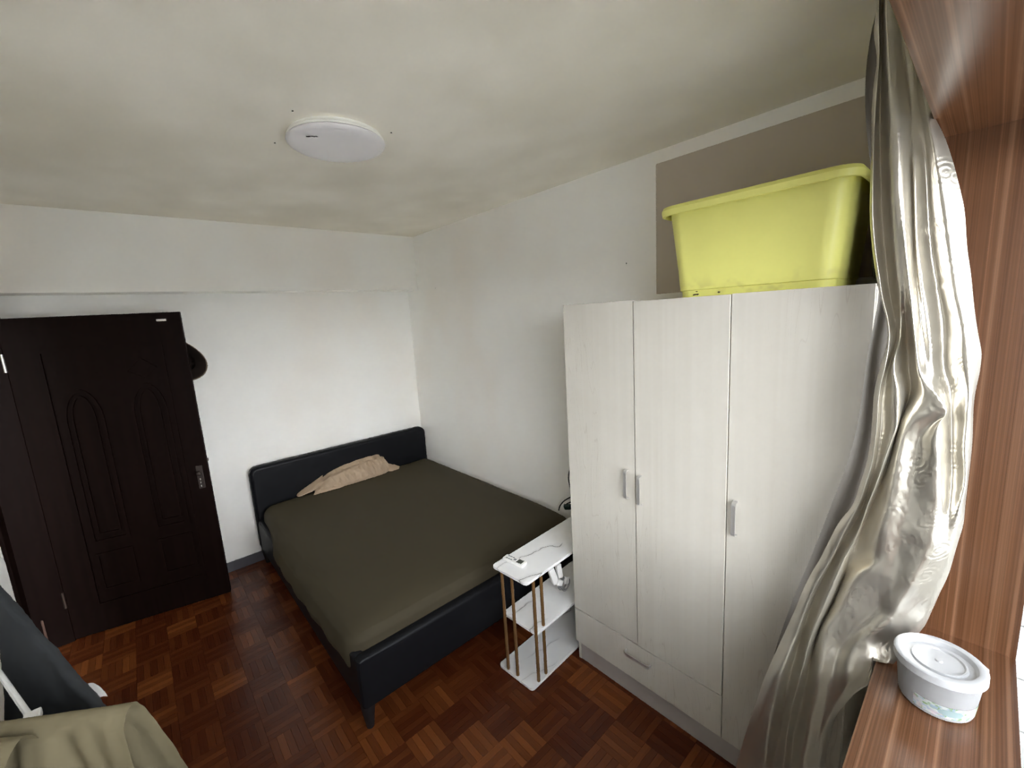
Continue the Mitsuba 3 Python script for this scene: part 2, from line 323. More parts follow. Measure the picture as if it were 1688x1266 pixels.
add('stop_strip', rbox(LX - 0.120, LX - 0.108, D0 - 0.034, D0 - 0.027, 0.0, 0.22, 0.001), 'jamb_light', fk)
HA, HB = np.array([-2.786, -0.158]), np.array([-1.932, -0.344])
DU = (HB - HA) / np.linalg.norm(HB - HA); DN = np.array([DU[1], -DU[0]])                    # along the leaf; out of its room face (towards the window)
DM = np.eye(4); DM[:3, 0] = [DU[0], DU[1], 0]; DM[:3, 1] = [-DN[0], -DN[1], 0]; DM[:3, 2] = [0, 0, 1]; DM[:3, 3] = [HA[0], HA[1], 0]
def dplace(m): m = m.copy(); m.apply_transform(DM); return m          # leaf space: x along the leaf, y away from the viewer, z up
DW = 0.874
def outline(pts, wd, y0, y1, closed=True):
    """a moulding of width wd along a path in the leaf plane"""
    from shapely.geometry import LineString
    ls = LineString(pts + [pts[0]] if closed else pts)
    m = trimesh.creation.extrude_polygon(ls.buffer(wd / 2, join_style=2), y1 - y0)     # x, z -> x, y
    m.apply_transform(np.array([[1, 0, 0, 0], [0, 0, -1, y1], [0, 1, 0, 0], [0, 0, 0, 1.0]])); return m
lk = add('leaf', dplace(rbox(0.0, DW, 0.0, 0.042, 0.008, 2.122, 0.003)), 'dark_door_wood', d1)
rect = [(0.145, 0.20), (0.735, 0.20), (0.735, 1.915), (0.145, 1.915)]
add('moulding', dplace(outline(rect, 0.026, -0.011, 0.002)), 'dark_door_wood', lk, smooth=False)
for cx in (0.285, 0.615):                                                # two tall arched panels above two square ones
    hw = 0.088
    for k, (d, wd, z0) in enumerate(((0.0, 0.020, 0.64), (0.034, 0.012, 0.69))):
        a_ = [(cx - hw + d, z0), (cx + hw - d, z0), (cx + hw - d, 1.45)] + [(cx + (hw - d) * math.cos(t), 1.45 + (0.20 - d) * math.sin(t)) for t in np.linspace(0.08, math.pi - 0.08, 18)] + [(cx - hw + d, 1.45)]
        add('moulding' if k == 0 else 'raised_panel', dplace(outline(a_, wd, -0.011, 0.002)), 'dark_door_wood', lk, smooth=False)
    add('moulding', dplace(outline([(cx - hw, 0.30), (cx + hw, 0.30), (cx + hw, 0.55), (cx - hw, 0.55)], 0.018, -0.010, 0.002)), 'dark_door_wood', lk, smooth=False)
add('moulding', dplace(outline([(0.535, 1.745), (0.615, 1.70), (0.690, 1.76), (0.615, 1.83)], 0.010, -0.008, 0.002)), 'dark_door_wood', lk, smooth=False)
add('tape', dplace(rbox(0.742, 0.794, -0.0012, 0.001, 2.064, 2.078, 0.0004, 8)), 'tape_white', lk, label='small white strip stuck near the top corner of the door')
lp = add('lock_plate', dplace(rbox(0.802, 0.842, -0.005, 0.001, 0.86, 1.03, 0.002)), 'dark_bronze', lk, label='dark bronze lock plate')
kn = lathe([(0.0, -0.058), (0.010, -0.057), (0.016, -0.050), (0.017, -0.043), (0.010, -0.035), (0.006, -0.025), (0.006, 0.0), (0.0, 0.0)], 24)
kn.apply_transform(np.array([[1, 0, 0, 0.822], [0, 0, 1, 0], [0, -1, 0, 0.985], [0, 0, 0, 1.0]])); add('knob', dplace(kn), 'dark_bronze', lp)
for zz in (0.93, 0.905, 0.88):
    m = trimesh.creation.icosphere(2, 0.005); m.apply_scale((0.6, 0.5, 1.5)); m.apply_translation((0.818, -0.006, zz)); add('rivet', dplace(m), 'steel', lp)
add('latch', dplace(rbox(DW - 0.002, DW + 0.009, 0.014, 0.030, 1.050, 1.070, 0.002)), 'bronze_metal', lk)
for zz in (0.30, 1.86):
    c = trimesh.creation.cylinder(0.008, 0.11, sections=16); c.apply_translation((-0.004, -0.004, zz)); add('hinge', dplace(c), 'steel' if zz > 1 else 'bronze_metal', lk)

# ------------------------------------------------------------------ bed
bed = thing('bed', 'black leather upholstered double bed frame with a low headboard against the white back wall', 'bed')
def rpoly(x0, x1, z0, z1, r):
    return sbox(x0 + r, z0 + r, x1 - r, z1 - r).buffer(r, 16)
def slab_y(poly, y0, y1, edge):
    """rounded slab: polygon in x, z, thickness along y, with soft edges"""
    ys, ins = [], []
    for a in np.linspace(0, math.pi / 2, 6): ys.append(edge * (1 - math.sin(a))); ins.append(edge * (1 - math.cos(a)))
    prof = [(y0 + a, b) for a, b in zip(ys[::-1], ins[::-1])] + [(y1 - a, b) for a, b in zip(ys, ins)]
    loops = []
    for y, b in prof:
        q = poly.buffer(-b, join_style=1) if b > 1e-6 else poly
        c = np.array(q.exterior.coords)[:-1]; t = np.linspace(0, 1, 161)[:-1]
        L = np.r_[0, np.cumsum(np.linalg.norm(np.diff(np.vstack([c, c[:1]]), axis=0), axis=1))]; L /= L[-1]
        cc = np.vstack([c, c[:1]]); ctr = cc.mean(0)
        k0 = np.argmin(np.abs(np.arctan2(cc[:-1, 1] - (poly.bounds[1] + poly.bounds[3]) / 2, cc[:-1, 0] - (poly.bounds[0] + poly.bounds[2]) / 2)))
        c = np.roll(c, -k0, axis=0); cc = np.vstack([c, c[:1]]); L = np.r_[0, np.cumsum(np.linalg.norm(np.diff(cc, axis=0), axis=1))]; L /= L[-1]
        P = np.stack([np.interp(t, L, cc[:, 0]), np.interp(t, L, cc[:, 1])], 1)
        loops.append(np.c_[P[:, 0], np.full(len(P), y), P[:, 1]])
    V = np.vstack(loops); n = 160; F = []
    for i in range(len(loops) - 1):
        for j in range(n):
            k = (j + 1) % n; F += [(i * n + j, i * n + k, (i + 1) * n + k), (i * n + j, (i + 1) * n + k, (i + 1) * n + j)]
    c0, c1 = len(V), len(V) + 1; V = np.vstack([V, loops[0].mean(0), loops[-1].mean(0)]); L0 = (len(loops) - 1) * n
    for j in range(n):
        k = (j + 1) % n; F += [(c0, k, j), (c1, L0 + j, L0 + k)]
    m = trimesh.Trimesh(V, F, process=False); m.fix_normals(); return m
add('headboard', slab_y(rpoly(-1.655, -0.012, 0.10, 0.848, 0.065), -0.108, -0.016, 0.030), 'black_leather', bed)
add('foot_rail', slab_y(rpoly(-1.655, -0.012, 0.125, 0.402, 0.030), -2.205, -2.135, 0.026), 'black_leather', bed)
m = slab_y(rpoly(-2.165, -0.10, 0.125, 0.402, 0.030), -0.030, 0.030, 0.024)
m.apply_transform(np.array([[0, 1, 0, -1.622], [1, 0, 0, 0], [0, 0, 1, 0], [0, 0, 0, 1.0]])); m.invert(); m.fix_normals()
add('side_rail', m, 'black_leather', bed)
m2 = m.copy(); m2.apply_translation((1.578, 0, 0)); add('side_rail', m2, 'black_leather', bed)
add('slat_base', rbox(-1.60, -0.06, -2.14, -0.10, 0.20, 0.245, 0.01), 'black_cloth', bed)
for x, y in ((-1.618, -2.165), (-0.05, -2.165), (-1.618, -0.08), (-0.05, -0.08)):
    lg = lathe([(0, 0.15), (0.034, 0.15), (0.034, 0.12), (0.018, 0.004), (0.015, 0), (0, 0)], 20, (x, y, 0)); lg.invert(); lg.fix_normals()
    add('leg', lg, 'black_plastic', bed)

mt = thing('mattress', 'thick mattress under a dark olive brown fitted sheet on the black bed', 'mattress')
def pillow_box(x0, x1, y0, y1, z0, z1, n=90):
    """a box with soft edges as a displaced sphere-like net, closed"""
    b = trimesh.creation.box(extents=(2, 2, 2)); 
    for _ in range(5): b = b.subdivide()
    v = b.vertices; hx, hy, hz = (x1 - x0) / 2, (y1 - y0) / 2, (z1 - z0) / 2; r = 0.075
    p = v * [hx, hy, hz]; q = np.clip(p, [-(hx - r), -(hy - r), -(hz - r)], [hx - r, hy - r, hz - r]); d = p - q; L = np.linalg.norm(d, axis=1, keepdims=True)
    p = np.where(L > 1e-9, q + d / np.maximum(L, 1e-9) * r, p)
    p = p + [(x0 + x1) / 2, (y0 + y1) / 2, (z0 + z1) / 2]
    return trimesh.Trimesh(p, b.faces, process=False)
M = pillow_box(-1.604, -0.022, -2.142, -0.112, 0.247, 0.522)
v = M.vertices
top = np.clip((v[:, 2] - 0.40) / 0.1, 0, 1)
v[:, 2] += top * (0.010 * np.sin((v[:, 0] + 1.6) / 1.58 * np.pi) * np.sin((v[:, 1] + 2.14) / 2.03 * np.pi) + 0.006 * (meshkit.fbm(v * 2.5) - 0.5) + 0.004 * (meshkit.fbm(v * [9, 3, 3] + 5) - 0.5))
side = np.clip((-1.55 - v[:, 0]) / 0.05, 0, 1); v[:, 0] -= side * 0.012 * np.sin((v[:, 2] - 0.25) / 0.27 * np.pi)
front = np.clip((-2.09 - v[:, 1]) / 0.05, 0, 1); v[:, 1] -= front * 0.010 * np.sin((v[:, 2] - 0.25) / 0.27 * np.pi)
drop = np.clip((-1.75 - v[:, 1]) / 0.40, 0, 1); v[:, 2] -= top * 0.022 * drop ** 2
bb = np.interp(v[:, 1], [-2.14, -2.10, -2.02, -1.60, -1.15, -0.80, -0.45, -0.11], [0.55, 0.60, 0.68, 0.80, 1.0, 0.85, 0.30, 0]); bb = bb * bb * (3 - 2 * bb)      # the sheet hangs out over the left rail
wz = np.interp(v[:, 2], [0.247, 0.30, 0.36, 0.44, 0.49, 0.53], [0.0, 0.9, 1.0, 0.75, 0.3, 0.0]); v[:, 0] -= np.clip((-1.50 - v[:, 0]) / 0.10, 0, 1) * bb * wz * (0.074 + 0.006 * np.sin(v[:, 1] * 23))
corner = np.exp(-((v[:, 0] + 1.60) ** 2 + (v[:, 1] + 2.14) ** 2) / 0.012); v[:, 0] += corner * 0.006 * np.sin(v[:, 0] * 160)
M.vertices = v
add('fitted_sheet', M, 'olive_sheet', mt, smooth=True)

# beige pillow propped against the headboard
pl = thing('pillow', 'small crumpled beige pillow leaning on the black headboard', 'pillow')
sx = np.array([-1.20, -1.13, -1.05, -0.95, -0.82, -0.70, -0.60, -0.53, -0.49])
hh = np.array([0.035, 0.075, 0.115, 0.140, 0.155, 0.162, 0.160, 0.125, 0.05]); dd = np.array([0.115, 0.135, 0.150, 0.160, 0.165, 0.165, 0.160, 0.125, 0.06])
xs = np.linspace(-1.20, -0.49, 110); Hf, Df = PchipInterpolator(sx, hh)(xs), PchipInterpolator(sx, dd)(xs)
sec = np.array([(0.0, 0.0), (0.0, 0.55), (0.01, 0.97), (0.06, 1.02), (0.22, 0.92), (0.38, 0.86), (0.46, 0.89), (0.58, 0.86), (0.74, 0.70), (0.90, 0.42), (1.0, 0.14), (0.95, 0.0), (0.5, -0.01), (0.0, 0.0)])
tt = np.linspace(0, 1, 72, endpoint=False); st = np.r_[0, np.cumsum(np.linalg.norm(np.diff(sec, axis=0), axis=1))]; st /= st[-1]
sy, sz = PchipInterpolator(st, sec[:, 0])(tt), PchipInterpolator(st, sec[:, 1])(tt)
P = np.zeros((len(xs), len(tt), 3))
for i, x in enumerate(xs):
    wob = 0.016 * math.sin(x * 9)
    P[i, :, 0] = x; P[i, :, 1] = -0.118 - Df[i] * sy; P[i, :, 2] = 0.527 + Hf[i] * sz
nz = (meshkit.fbm(P.reshape(-1, 3) * [14, 10, 10]).reshape(P.shape[:2]) - 0.5); nz2 = (meshkit.fbm(P.reshape(-1, 3) * [48, 14, 14] + 3).reshape(P.shape[:2]) - 0.5)
rightness = np.clip((xs + 0.82) / 0.15, 0, 1)[:, None]
up = np.clip((P[..., 2] - 0.53) / 0.03, 0, 1)
P[..., 1] -= up * (0.034 * nz + (0.016 + 0.060 * rightness) * nz2); P[..., 2] += up * (0.026 * nz + (0.010 + 0.036 * rightness) * nz2)
P[..., 1] = np.minimum(P[..., 1], -0.112)
V, F = P.reshape(-1, 3), []; R, C = P.shape[:2]
for i in range(R - 1):
    for j in range(C):
        k = (j + 1) % C; F += [(i * C + j, (i + 1) * C + j, (i + 1) * C + k), (i * C + j, (i + 1) * C + k, i * C + k)]
V = np.vstack([V, P[0].mean(0), P[-1].mean(0)])
for j in range(C):
    k = (j + 1) % C; F += [(len(V) - 2, j, k), (len(V) - 1, (R - 1) * C + k, (R - 1) * C + j)]
pm = trimesh.Trimesh(V, F, process=False); pm.fix_normals()
add('cushion', pm, 'beige_cotton', pl, smooth=True)
def flap(ctrl, name, amp=0.004, th=0.004, seed=0):
    G = net(ctrl, 30, 40); n_ = meshkit.fbm(G.reshape(-1, 3) * 30 + seed).reshape(G.shape[:2]) - 0.5; G[..., 2] += amp * 2 * n_
    G2 = G - [0, 0, th]; v, f, uv = grid(G); v2, f2, _ = grid(G2)
    R, C = G.shape[:2]; rim = [i * C for i in range(R)] + [(R - 1) * C + j for j in range(1, C)] + [i * C + C - 1 for i in range(R - 2, -1, -1)] + [j for j in range(C - 2, 0, -1)]
    F = [f, f2[:, ::-1] + len(v)]; N = len(v); e = []
    for a, b in zip(rim, rim[1:] + rim[:1]): e += [(a, b, b + N), (a, b + N, a + N)]
    m = trimesh.Trimesh(np.vstack([v, v2]), np.vstack(F + [np.array(e)]), process=False); m.fix_normals(); return m
add('pillowcase_flap', flap([[(-1.235, -0.262, 0.532), (-1.12, -0.276, 0.533), (-0.98, -0.285, 0.533)], [(-1.215, -0.235, 0.546), (-1.12, -0.245, 0.552), (-0.98, -0.262, 0.556)], [(-1.20, -0.205, 0.541), (-1.12, -0.20, 0.550), (-0.98, -0.225, 0.560)]], 'f'), 'beige_cotton', pl, smooth=30)
add('pillowcase_flap', flap([[(-1.335, -0.20, 0.531), (-1.24, -0.205, 0.545), (-1.12, -0.215, 0.575)], [(-1.345, -0.165, 0.536), (-1.24, -0.17, 0.565), (-1.12, -0.175, 0.610)], [(-1.325, -0.128, 0.540), (-1.23, -0.125, 0.580), (-1.10, -0.122, 0.635)]], 'f', seed=4), 'beige_cotton', pl, smooth=30)
add('pillowcase_flap', flap([[(-0.535, -0.255, 0.532), (-0.47, -0.262, 0.531), (-0.435, -0.258, 0.531)], [(-0.525, -0.215, 0.565), (-0.46, -0.225, 0.556), (-0.405, -0.225, 0.542)], [(-0.525, -0.16, 0.59), (-0.47, -0.18, 0.572), (-0.425, -0.195, 0.545)]], 'f', amp=0.008, seed=9), 'beige_cotton', pl, smooth=30)

# ------------------------------------------------------------------ wardrobe
wd = thing('wardrobe', 'tall white-washed wood wardrobe with three doors beside the curtain', 'wardrobe')
Y1, DWd, FX = -2.625, 0.400, -0.589                       # left end, door width, door front plane
Y2 = Y1 - 3 * DWd; ZB, ZS, ZT = 0.125, 0.331, 1.993
add('side_panel', rbox(FX + 0.022, -0.003, Y1 - 0.016, Y1 - 0.001, 0, ZT - 0.008, 0.001), 'washed_ash', wd)
add('side_panel', rbox(FX + 0.022, -0.003, Y2 + 0.001, Y2 + 0.016, 0, ZT - 0.008, 0.001), 'washed_ash', wd)
add('divider', rbox(FX + 0.075, -0.012, Y1 - 0.808, Y1 - 0.793, 0.0, ZT - 0.024, 0.001), 'washed_ash', wd)
add('top_panel', rbox(FX + 0.022, -0.003, Y2 + 0.001, Y1 - 0.001, ZT - 0.022, ZT - 0.006, 0.001), 'washed_ash', wd)
add('back_panel', box(-0.010, -0.004, Y2 + 0.016, Y1 - 0.016, 0.05, ZT - 0.022), 'washed_ash', wd)
add('bottom_panel', rbox(FX + 0.022, -0.012, Y2 + 0.016, Y1 - 0.016, ZB - 0.016, ZB, 0.001), 'washed_ash', wd)
add('plinth', rbox(FX + 0.026, FX + 0.042, Y2 + 0.016, Y1 - 0.016, 0.0, ZB - 0.016, 0.001), 'plinth_board', wd)
def bar_handle(y, z, vertical=True):
    L, w2, out = 0.070, 0.0075, 0.026
    a = np.linspace(0, math.pi / 2, 6); r = 0.014
    path = [(-L, 0)] + [(-L + r - r * math.cos(t), out - r + r * math.sin(t)) for t in a] + [(L - r + r * math.sin(t), out - r + r * math.cos(t)) for t in a] + [(L, 0)]
    inner = [(-L + 0.0045, 0)] + [(-L + 0.0045 + (r - 0.0045) * (1 - math.cos(t)), out - r + (r - 0.0045) * math.sin(t)) for t in a] + [(L - r + (r - 0.0045) * math.sin(t), out - r + (r - 0.0045) * math.cos(t)) for t in a] + [(L - 0.0045, 0)]
    m = trimesh.creation.extrude_polygon(Polygon(path + inner[::-1]), 2 * w2); m.apply_translation((0, 0, -w2))
    A = np.eye(4)
    if vertical: A[:3, :3] = np.array([[0, -1, 0], [0, 0, 1], [1, 0, 0]]).astype(float)      # along -> z, out -> -x, width -> y
    else: A[:3, :3] = np.array([[0, -1, 0], [1, 0, 0], [0, 0, -1]]).astype(float)
    A[:3, 3] = [FX, y, z]; m.apply_transform(A); m.fix_normals(); return m
g = 0.0019
spec = [(Y1 - DWd + g + 0.001, Y1 - 0.001, ZS + 0.003, ZT + 0.004, 0.0, -2.982, 1.158), (Y1 - 2 * DWd + g, Y1 - DWd - g, ZS + 0.003, ZT - 0.001, -0.004, -3.054, 1.148), (Y2 + 0.002, Y1 - 2 * DWd - g, ZB, ZT + 0.001, 0.0, -3.459, 1.147)]
for (a, b, z0, z1, dx, hy, hz) in spec:
    dk = add('door', rbox(FX + dx, FX + dx + 0.018, a, b, z0, z1, 0.0012), 'washed_ash', wd)
    h = bar_handle(hy, hz); h.apply_translation((dx, 0, 0)); add('handle', h, 'brushed_nickel', dk, label='brushed metal bar handle')
dk = add('drawer', rbox(FX, FX + 0.018, Y1 - 2 * DWd + g, Y1 - 0.001, ZB, ZS - 0.0035, 0.0012), 'washed_ash', wd)
add('handle', bar_handle(-3.027, 0.264, False), 'brushed_nickel', dk, label='brushed metal bar handle')

# ------------------------------------------------------------------ yellow storage tub and dark bag on the wardrobe
tb = thing('storage_tub', 'large yellow plastic storage tub with a rolled rim on top of the wardrobe', 'storage tub')
def ring(cx, cy, hx, hy, r, n=24):
    pts = []
    for (sx_, sy_, a0) in ((1, 1, 0), (-1, 1, 90), (-1, -1, 180), (1, -1, 270)):
        for a in np.radians(np.linspace(a0, a0 + 90, n // 4 + 1)): pts.append((cx + sx_ * (hx - r) + r * math.cos(a), cy + sy_ * (hy - r) + r * math.sin(a)))
    return np.array(pts)
TZ, CX, CY = ZT - 0.005, -0.300, -3.438
def loft(levels, caps=(True, True)):
    loops = [np.c_[ring(CX, CY, hx, hy, r, 40), np.full(44, z)] for (hx, hy, r, z) in levels]
    V = np.vstack(loops); n = 44; F = []
    for i in range(len(loops) - 1):
        for j in range(n):
            k = (j + 1) % n; F += [(i * n + j, i * n + k, (i + 1) * n + k), (i * n + j, (i + 1) * n + k, (i + 1) * n + j)]
    if caps[0]:
        V = np.vstack([V, loops[0].mean(0)]); c = len(V) - 1; F += [(c, (j + 1) % n, j) for j in range(n)]
    if caps[1]:
        V = np.vstack([V, loops[-1].mean(0)]); c = len(V) - 1; L = (len(loops) - 1) * n; F += [(c, L + j, L + (j + 1) % n) for j in range(n)]
    return trimesh.Trimesh(V, F, process=False)
hx0, hy0, hx1, hy1 = 0.188, 0.262, 0.225, 0.295
def lv(t, o=0.0, r=0.04): return (hx0 + (hx1 - hx0) * t + o, hy0 + (hy1 - hy0) * t + o, r, TZ + 0.365 * t)
body = [lv(0, -0.012, .04), (hx0, hy0, .045, TZ + 0.006), lv(0.03, 0, .05), lv(0.085, 0, .05), lv(0.093, 0.004, .05)] + [lv(t, 0.004, .055) for t in (0.3, 0.6, 0.94)] + [lv(0.985, 0.004, .055), lv(0.985, -0.002, .055), lv(0.6, -0.004, .05), lv(0.02, -0.006, .045)]
bk = add('body', loft(body), 'yellow_plastic', tb)
rim = [lv(0.90, 0.030, .07), lv(0.905, 0.033, .07), lv(0.96, 0.034, .07), lv(0.995, 0.026, .065), lv(1.005, 0.012, .06), lv(0.995, -0.004, .055), lv(0.97, -0.005, .055), lv(0.975, 0.005, .055), lv(0.975, 0.024, .065), lv(0.90, 0.027, .07), lv(0.90, 0.030, .07)]
add('rim', loft(rim, (False, False)), 'yellow_plastic', tb)
rnd = random.Random(4)
for _ in range(7):
    y = -3.22 - rnd.random() * 0.15; z = TZ + 0.012 + rnd.random() * 0.026
    m = trimesh.creation.icosphere(1, 0.003 + 0.003 * rnd.random()); m.apply_scale((0.25, 1.4, 0.8)); m.apply_translation((CX - hx0 - 0.002, y, z)); add('dirt_spot', m, 'dirt', bk)
bg = thing('bag', 'soft black bag squeezed in behind the yellow tub on the wardrobe', 'bag')
bm = rbox(-0.46, -0.04, -3.915, -3.785, ZT - 0.004, ZT + 0.345, 0.05, 24)
for _ in range(4): bm = bm.subdivide() if len(bm.faces) < 20000 else bm
v = bm.vertices; v += (meshkit.fbm(v * 9)[:, None] - 0.5) * [0.02, 0.012, 0.01]; v[:, 2] = np.maximum(v[:, 2], ZT - 0.005); bm.vertices = v
add('body', bm, 'black_cloth', bg, smooth=True)
add('handle', tube([(-0.33, -3.82, ZT + 0.335), (-0.32, -3.83, ZT + 0.385), (-0.25, -3.835, ZT + 0.40), (-0.18, -3.83, ZT + 0.385), (-0.17, -3.82, ZT + 0.335)], 0.009), 'black_cloth', bg)

# ------------------------------------------------------------------ side table and what is on it
st_ = thing('side_table', 'narrow three-tier side table of white marble-look boards on gold rods beside the bed', 'side table')
A0 = np.array([-0.925, -2.605]); ang = math.radians(3.2); e1, e2 = np.array([math.cos(ang), math.sin(ang)]), np.array([-math.sin(ang), math.cos(ang)])
TM = np.eye(4); TM[:2, 0] = e1; TM[:2, 1] = e2; TM[:2, 3] = A0
def tp(m): m = m.copy(); m.apply_transform(TM); return m
def board(x0, x1, y0, y1, z0, z1, r=0.022):
    p = sbox(x0 + r, y0 + r, x1 - r, y1 - r).buffer(r, 8); a = trimesh.creation.extrude_polygon(p.buffer(-0.002), z1 - z0); a.apply_translation((0, 0, z0))
    b = trimesh.creation.extrude_polygon(p, z1 - z0 - 0.004); b.apply_translation((0, 0, z0 + 0.002))
    c1, c2 = np.array(p.exterior.coords)[:-1], None
    hull = trimesh.convex.convex_hull(np.vstack([a.vertices, b.vertices])); return hull
for (x0, x1, z0, z1) in ((0.0, 0.72, 0.616, 0.632), (0.055, 0.72, 0.300, 0.316), (0.0, 0.72, 0.006, 0.022)):
    add('shelf', tp(board(x0, x1, 0.0, 0.258, z0, z1)), 'marble_board', st_)
for (x, y) in ((0.007, 0.188), (0.011, 0.118), (0.058, 0.008), (0.122, 0.012), (0.64, 0.008), (0.70, 0.012), (0.692, 0.118), (0.696, 0.185)):
    z0 = 0.022
    c = trimesh.creation.cylinder(0.0088, 0.594, sections=16); c.apply_translation((x + 0.006, y + 0.004, 0.319)); add('rod', tp(c), 'gold_metal', st_, label='gold metal rod')
for (x, y) in ((0.03, 0.03), (0.69, 0.03), (0.03, 0.23), (0.69, 0.23)):
    c = trimesh.creation.cylinder(0.012, 0.006, sections=12); c.apply_translation((x, y, 0.003)); add('foot', tp(c), 'black_plastic', st_)

rm = thing('remote_control', 'white air conditioner remote control lying on the side table top', 'remote control')
RM = np.eye(4); ra = math.radians(-81); RM[:2, 0] = [math.cos(ra), math.sin(ra)]; RM[:2, 1] = [-math.sin(ra), math.cos(ra)]; RM[:3, 3] = [-0.838, -2.425, 0.632]
def rp(m): m = m.copy(); m.apply_transform(RM); return m
add('case', rp(rbox(-0.070, 0.070, -0.023, 0.023, 0.0, 0.020, 0.006)), 'white_plastic', rm)
add('screen', rp(rbox(0.022, 0.056, -0.016, 0.016, 0.0185, 0.0208, 0.0008, 8)), 'lcd', rm, label='small dark display')
for (x, y, a, b) in ((0.004, 0.0, .008, .008), (-0.014, 0.011, .006, .004), (-0.014, -0.011, .006, .004), (-0.030, 0.011, .006, .004), (-0.030, -0.011, .006, .004), (-0.046, 0.011, .006, .004), (-0.046, -0.011, .006, .004)):
    add('button', rp(rbox(x - a, x + a, y - b, y + b, 0.0185, 0.0214, 0.001, 8)), 'button_grey', rm)

ps = thing('power_adapter', 'white plastic power adapter hanging by its cable under the table top', 'power adapter')
def oriented(m, c, d, roll=0.0):
    d = np.asarray(d, float); d /= np.linalg.norm(d); a = np.cross(d, [0.2, 0.9, 0.1]); a /= np.linalg.norm(a); b = np.cross(d, a)
    A = np.eye(4); A[:3, 0] = a * math.cos(roll) + b * math.sin(roll); A[:3, 1] = -a * math.sin(roll) + b * math.cos(roll); A[:3, 2] = d; A[:3, 3] = c; m = m.copy(); m.apply_transform(A); return m
add('case', oriented(rbox(-0.019, 0.019, -0.013, 0.013, -0.052, 0.052, 0.005), (-0.622, -2.50, 0.482), (-0.28, 0.1, 1)), 'white_plastic', ps)
add('case', oriented(rbox(-0.017, 0.017, -0.013, 0.013, -0.042, 0.040, 0.005), (-0.572, -2.50, 0.492), (-0.05, 0.1, 1)), 'white_plastic', ps)
add('plug', oriented(rbox(-0.020, 0.020, -0.012, 0.012, -0.016, 0.016, 0.005), (-0.59, -2.515, 0.43), (0.5, 0, 1)), 'white_plastic', ps)
add('cable', tube([(-0.64, -2.49, 0.53), (-0.645, -2.47, 0.575), (-0.60, -2.46, 0.60), (-0.53, -2.44, 0.59), (-0.46, -2.42, 0.57), (-0.38, -2.40, 0.60)], 0.0028), 'grey_plastic', ps)
ch = thing('charging_cable', 'coiled grey charging cable with a white plug above the middle shelf', 'cable')
coil = [(-0.530 + 0.004 * k * 0.1 + 0.030 * math.cos(k * 0.7), -2.49 + 0.012 * math.sin(k * 0.31), 0.372 + 0.036 * math.sin(k * 0.7) + 0.0015 * k * 0.2) for k in range(40)]
add('cord', tube(coil, 0.0032), 'grey_plastic', ch)
coil2 = [(-0.505 + 0.030 * math.cos(k * 0.8), -2.46 + 0.010 * math.cos(k * 0.27), 0.540 + 0.022 * math.sin(k * 0.8)) for k in range(32)]
add('cord', tube(coil2, 0.0032), 'grey_plastic', ch)
add('cord', tube([(-0.535, -2.49, 0.405), (-0.55, -2.48, 0.46), (-0.53, -2.47, 0.50), (-0.50, -2.46, 0.535)], 0.0030), 'grey_plastic', ch)
add('plug', oriented(rbox(-0.013, 0.013, -0.009, 0.009, -0.022, 0.022, 0.004), (-0.515, -2.505, 0.405), (0.2, 0, 1)), 'white_plastic', ch)

cd = thing('electric_cable', 'thin black power cord running down the right wall beside the wardrobe', 'power cord')
add('cord', tube([(-0.010, -2.61, 0.98), (-0.010, -2.40, 0.955), (-0.010, -2.20, 0.905), (-0.012, -2.125, 0.845), (-0.012, -2.108, 0.79), (-0.012, -2.118, 0.72), (-0.012, -2.15, 0.66), (-0.012, -2.30, 0.60), (-0.010, -2.61, 0.58)], 0.0045), 'black_plastic', cd)
c2 = thing('electric_cable', 'black power cord looping onto the mattress corner behind the side table', 'power cord')
add('cord', tube([(-0.010, -2.61, 0.66), (-0.012, -2.40, 0.70), (-0.02, -2.25, 0.69), (-0.03, -2.17, 0.665), (-0.045, -2.10, 0.62), (-0.06, -2.062, 0.575), (-0.075, -2.055, 0.535)], 0.0045), 'black_plastic', c2)
add('cord', tube([(-0.010, -2.61, 0.62), (-0.012, -2.35, 0.66), (-0.02, -2.20, 0.64), (-0.028, -2.12, 0.600), (-0.030, -2.09, 0.575), (-0.03, -2.085, 0.54)], 0.0045), 'black_plastic', c2)
pg = thing('plug', 'dark green-black electric plug at the wall end of the mattress', 'plug')
add('body', oriented(rbox(-0.018, 0.018, -0.014, 0.014, -0.026, 0.026, 0.006), (-0.055, -2.125, 0.578), (0.3, -0.8, 0.15)), 'green_black_plastic', pg)
add('pin_housing', oriented(rbox(-0.014, 0.014, -0.012, 0.012, -0.020, 0.020, 0.005), (-0.050, -2.175, 0.600), (0.1, -0.9, 0.4)), 'black_plastic', pg)

# ------------------------------------------------------------------ ceiling lamp
lm = thing('ceiling_lamp', 'round white flush ceiling lamp, switched off', 'ceiling lamp')
LC = (-1.419, -2.107, 0)
add('base', lathe([(0.0, H + 0.001), (0.186, H + 0.001), (0.187, H - 0.006), (0.184, H - 0.013), (0.178, H - 0.015), (0.0, H - 0.015)], 96, LC), 'lamp_rim', lm)
add('ring', lathe([(0.176, H - 0.012), (0.1945, H - 0.0125), (0.1965, H - 0.016), (0.1955, H - 0.023), (0.192, H - 0.025), (0.176, H - 0.025)], 96, LC), 'lamp_rim', lm)
dome = [(0.176, H - 0.022)] + [(0.1995 * math.cos(a) ** 0.42, H - 0.028 - 0.030 * math.sin(a)) for a in np.linspace(0.0, math.pi / 2 - 0.001, 26)]
dk = add('diffuser', lathe([(0.17, H - 0.022), (0.196, H - 0.024)] + dome[1:] + [(0, dome[-1][1])], 96, LC), 'lamp_acrylic', lm, smooth=60)
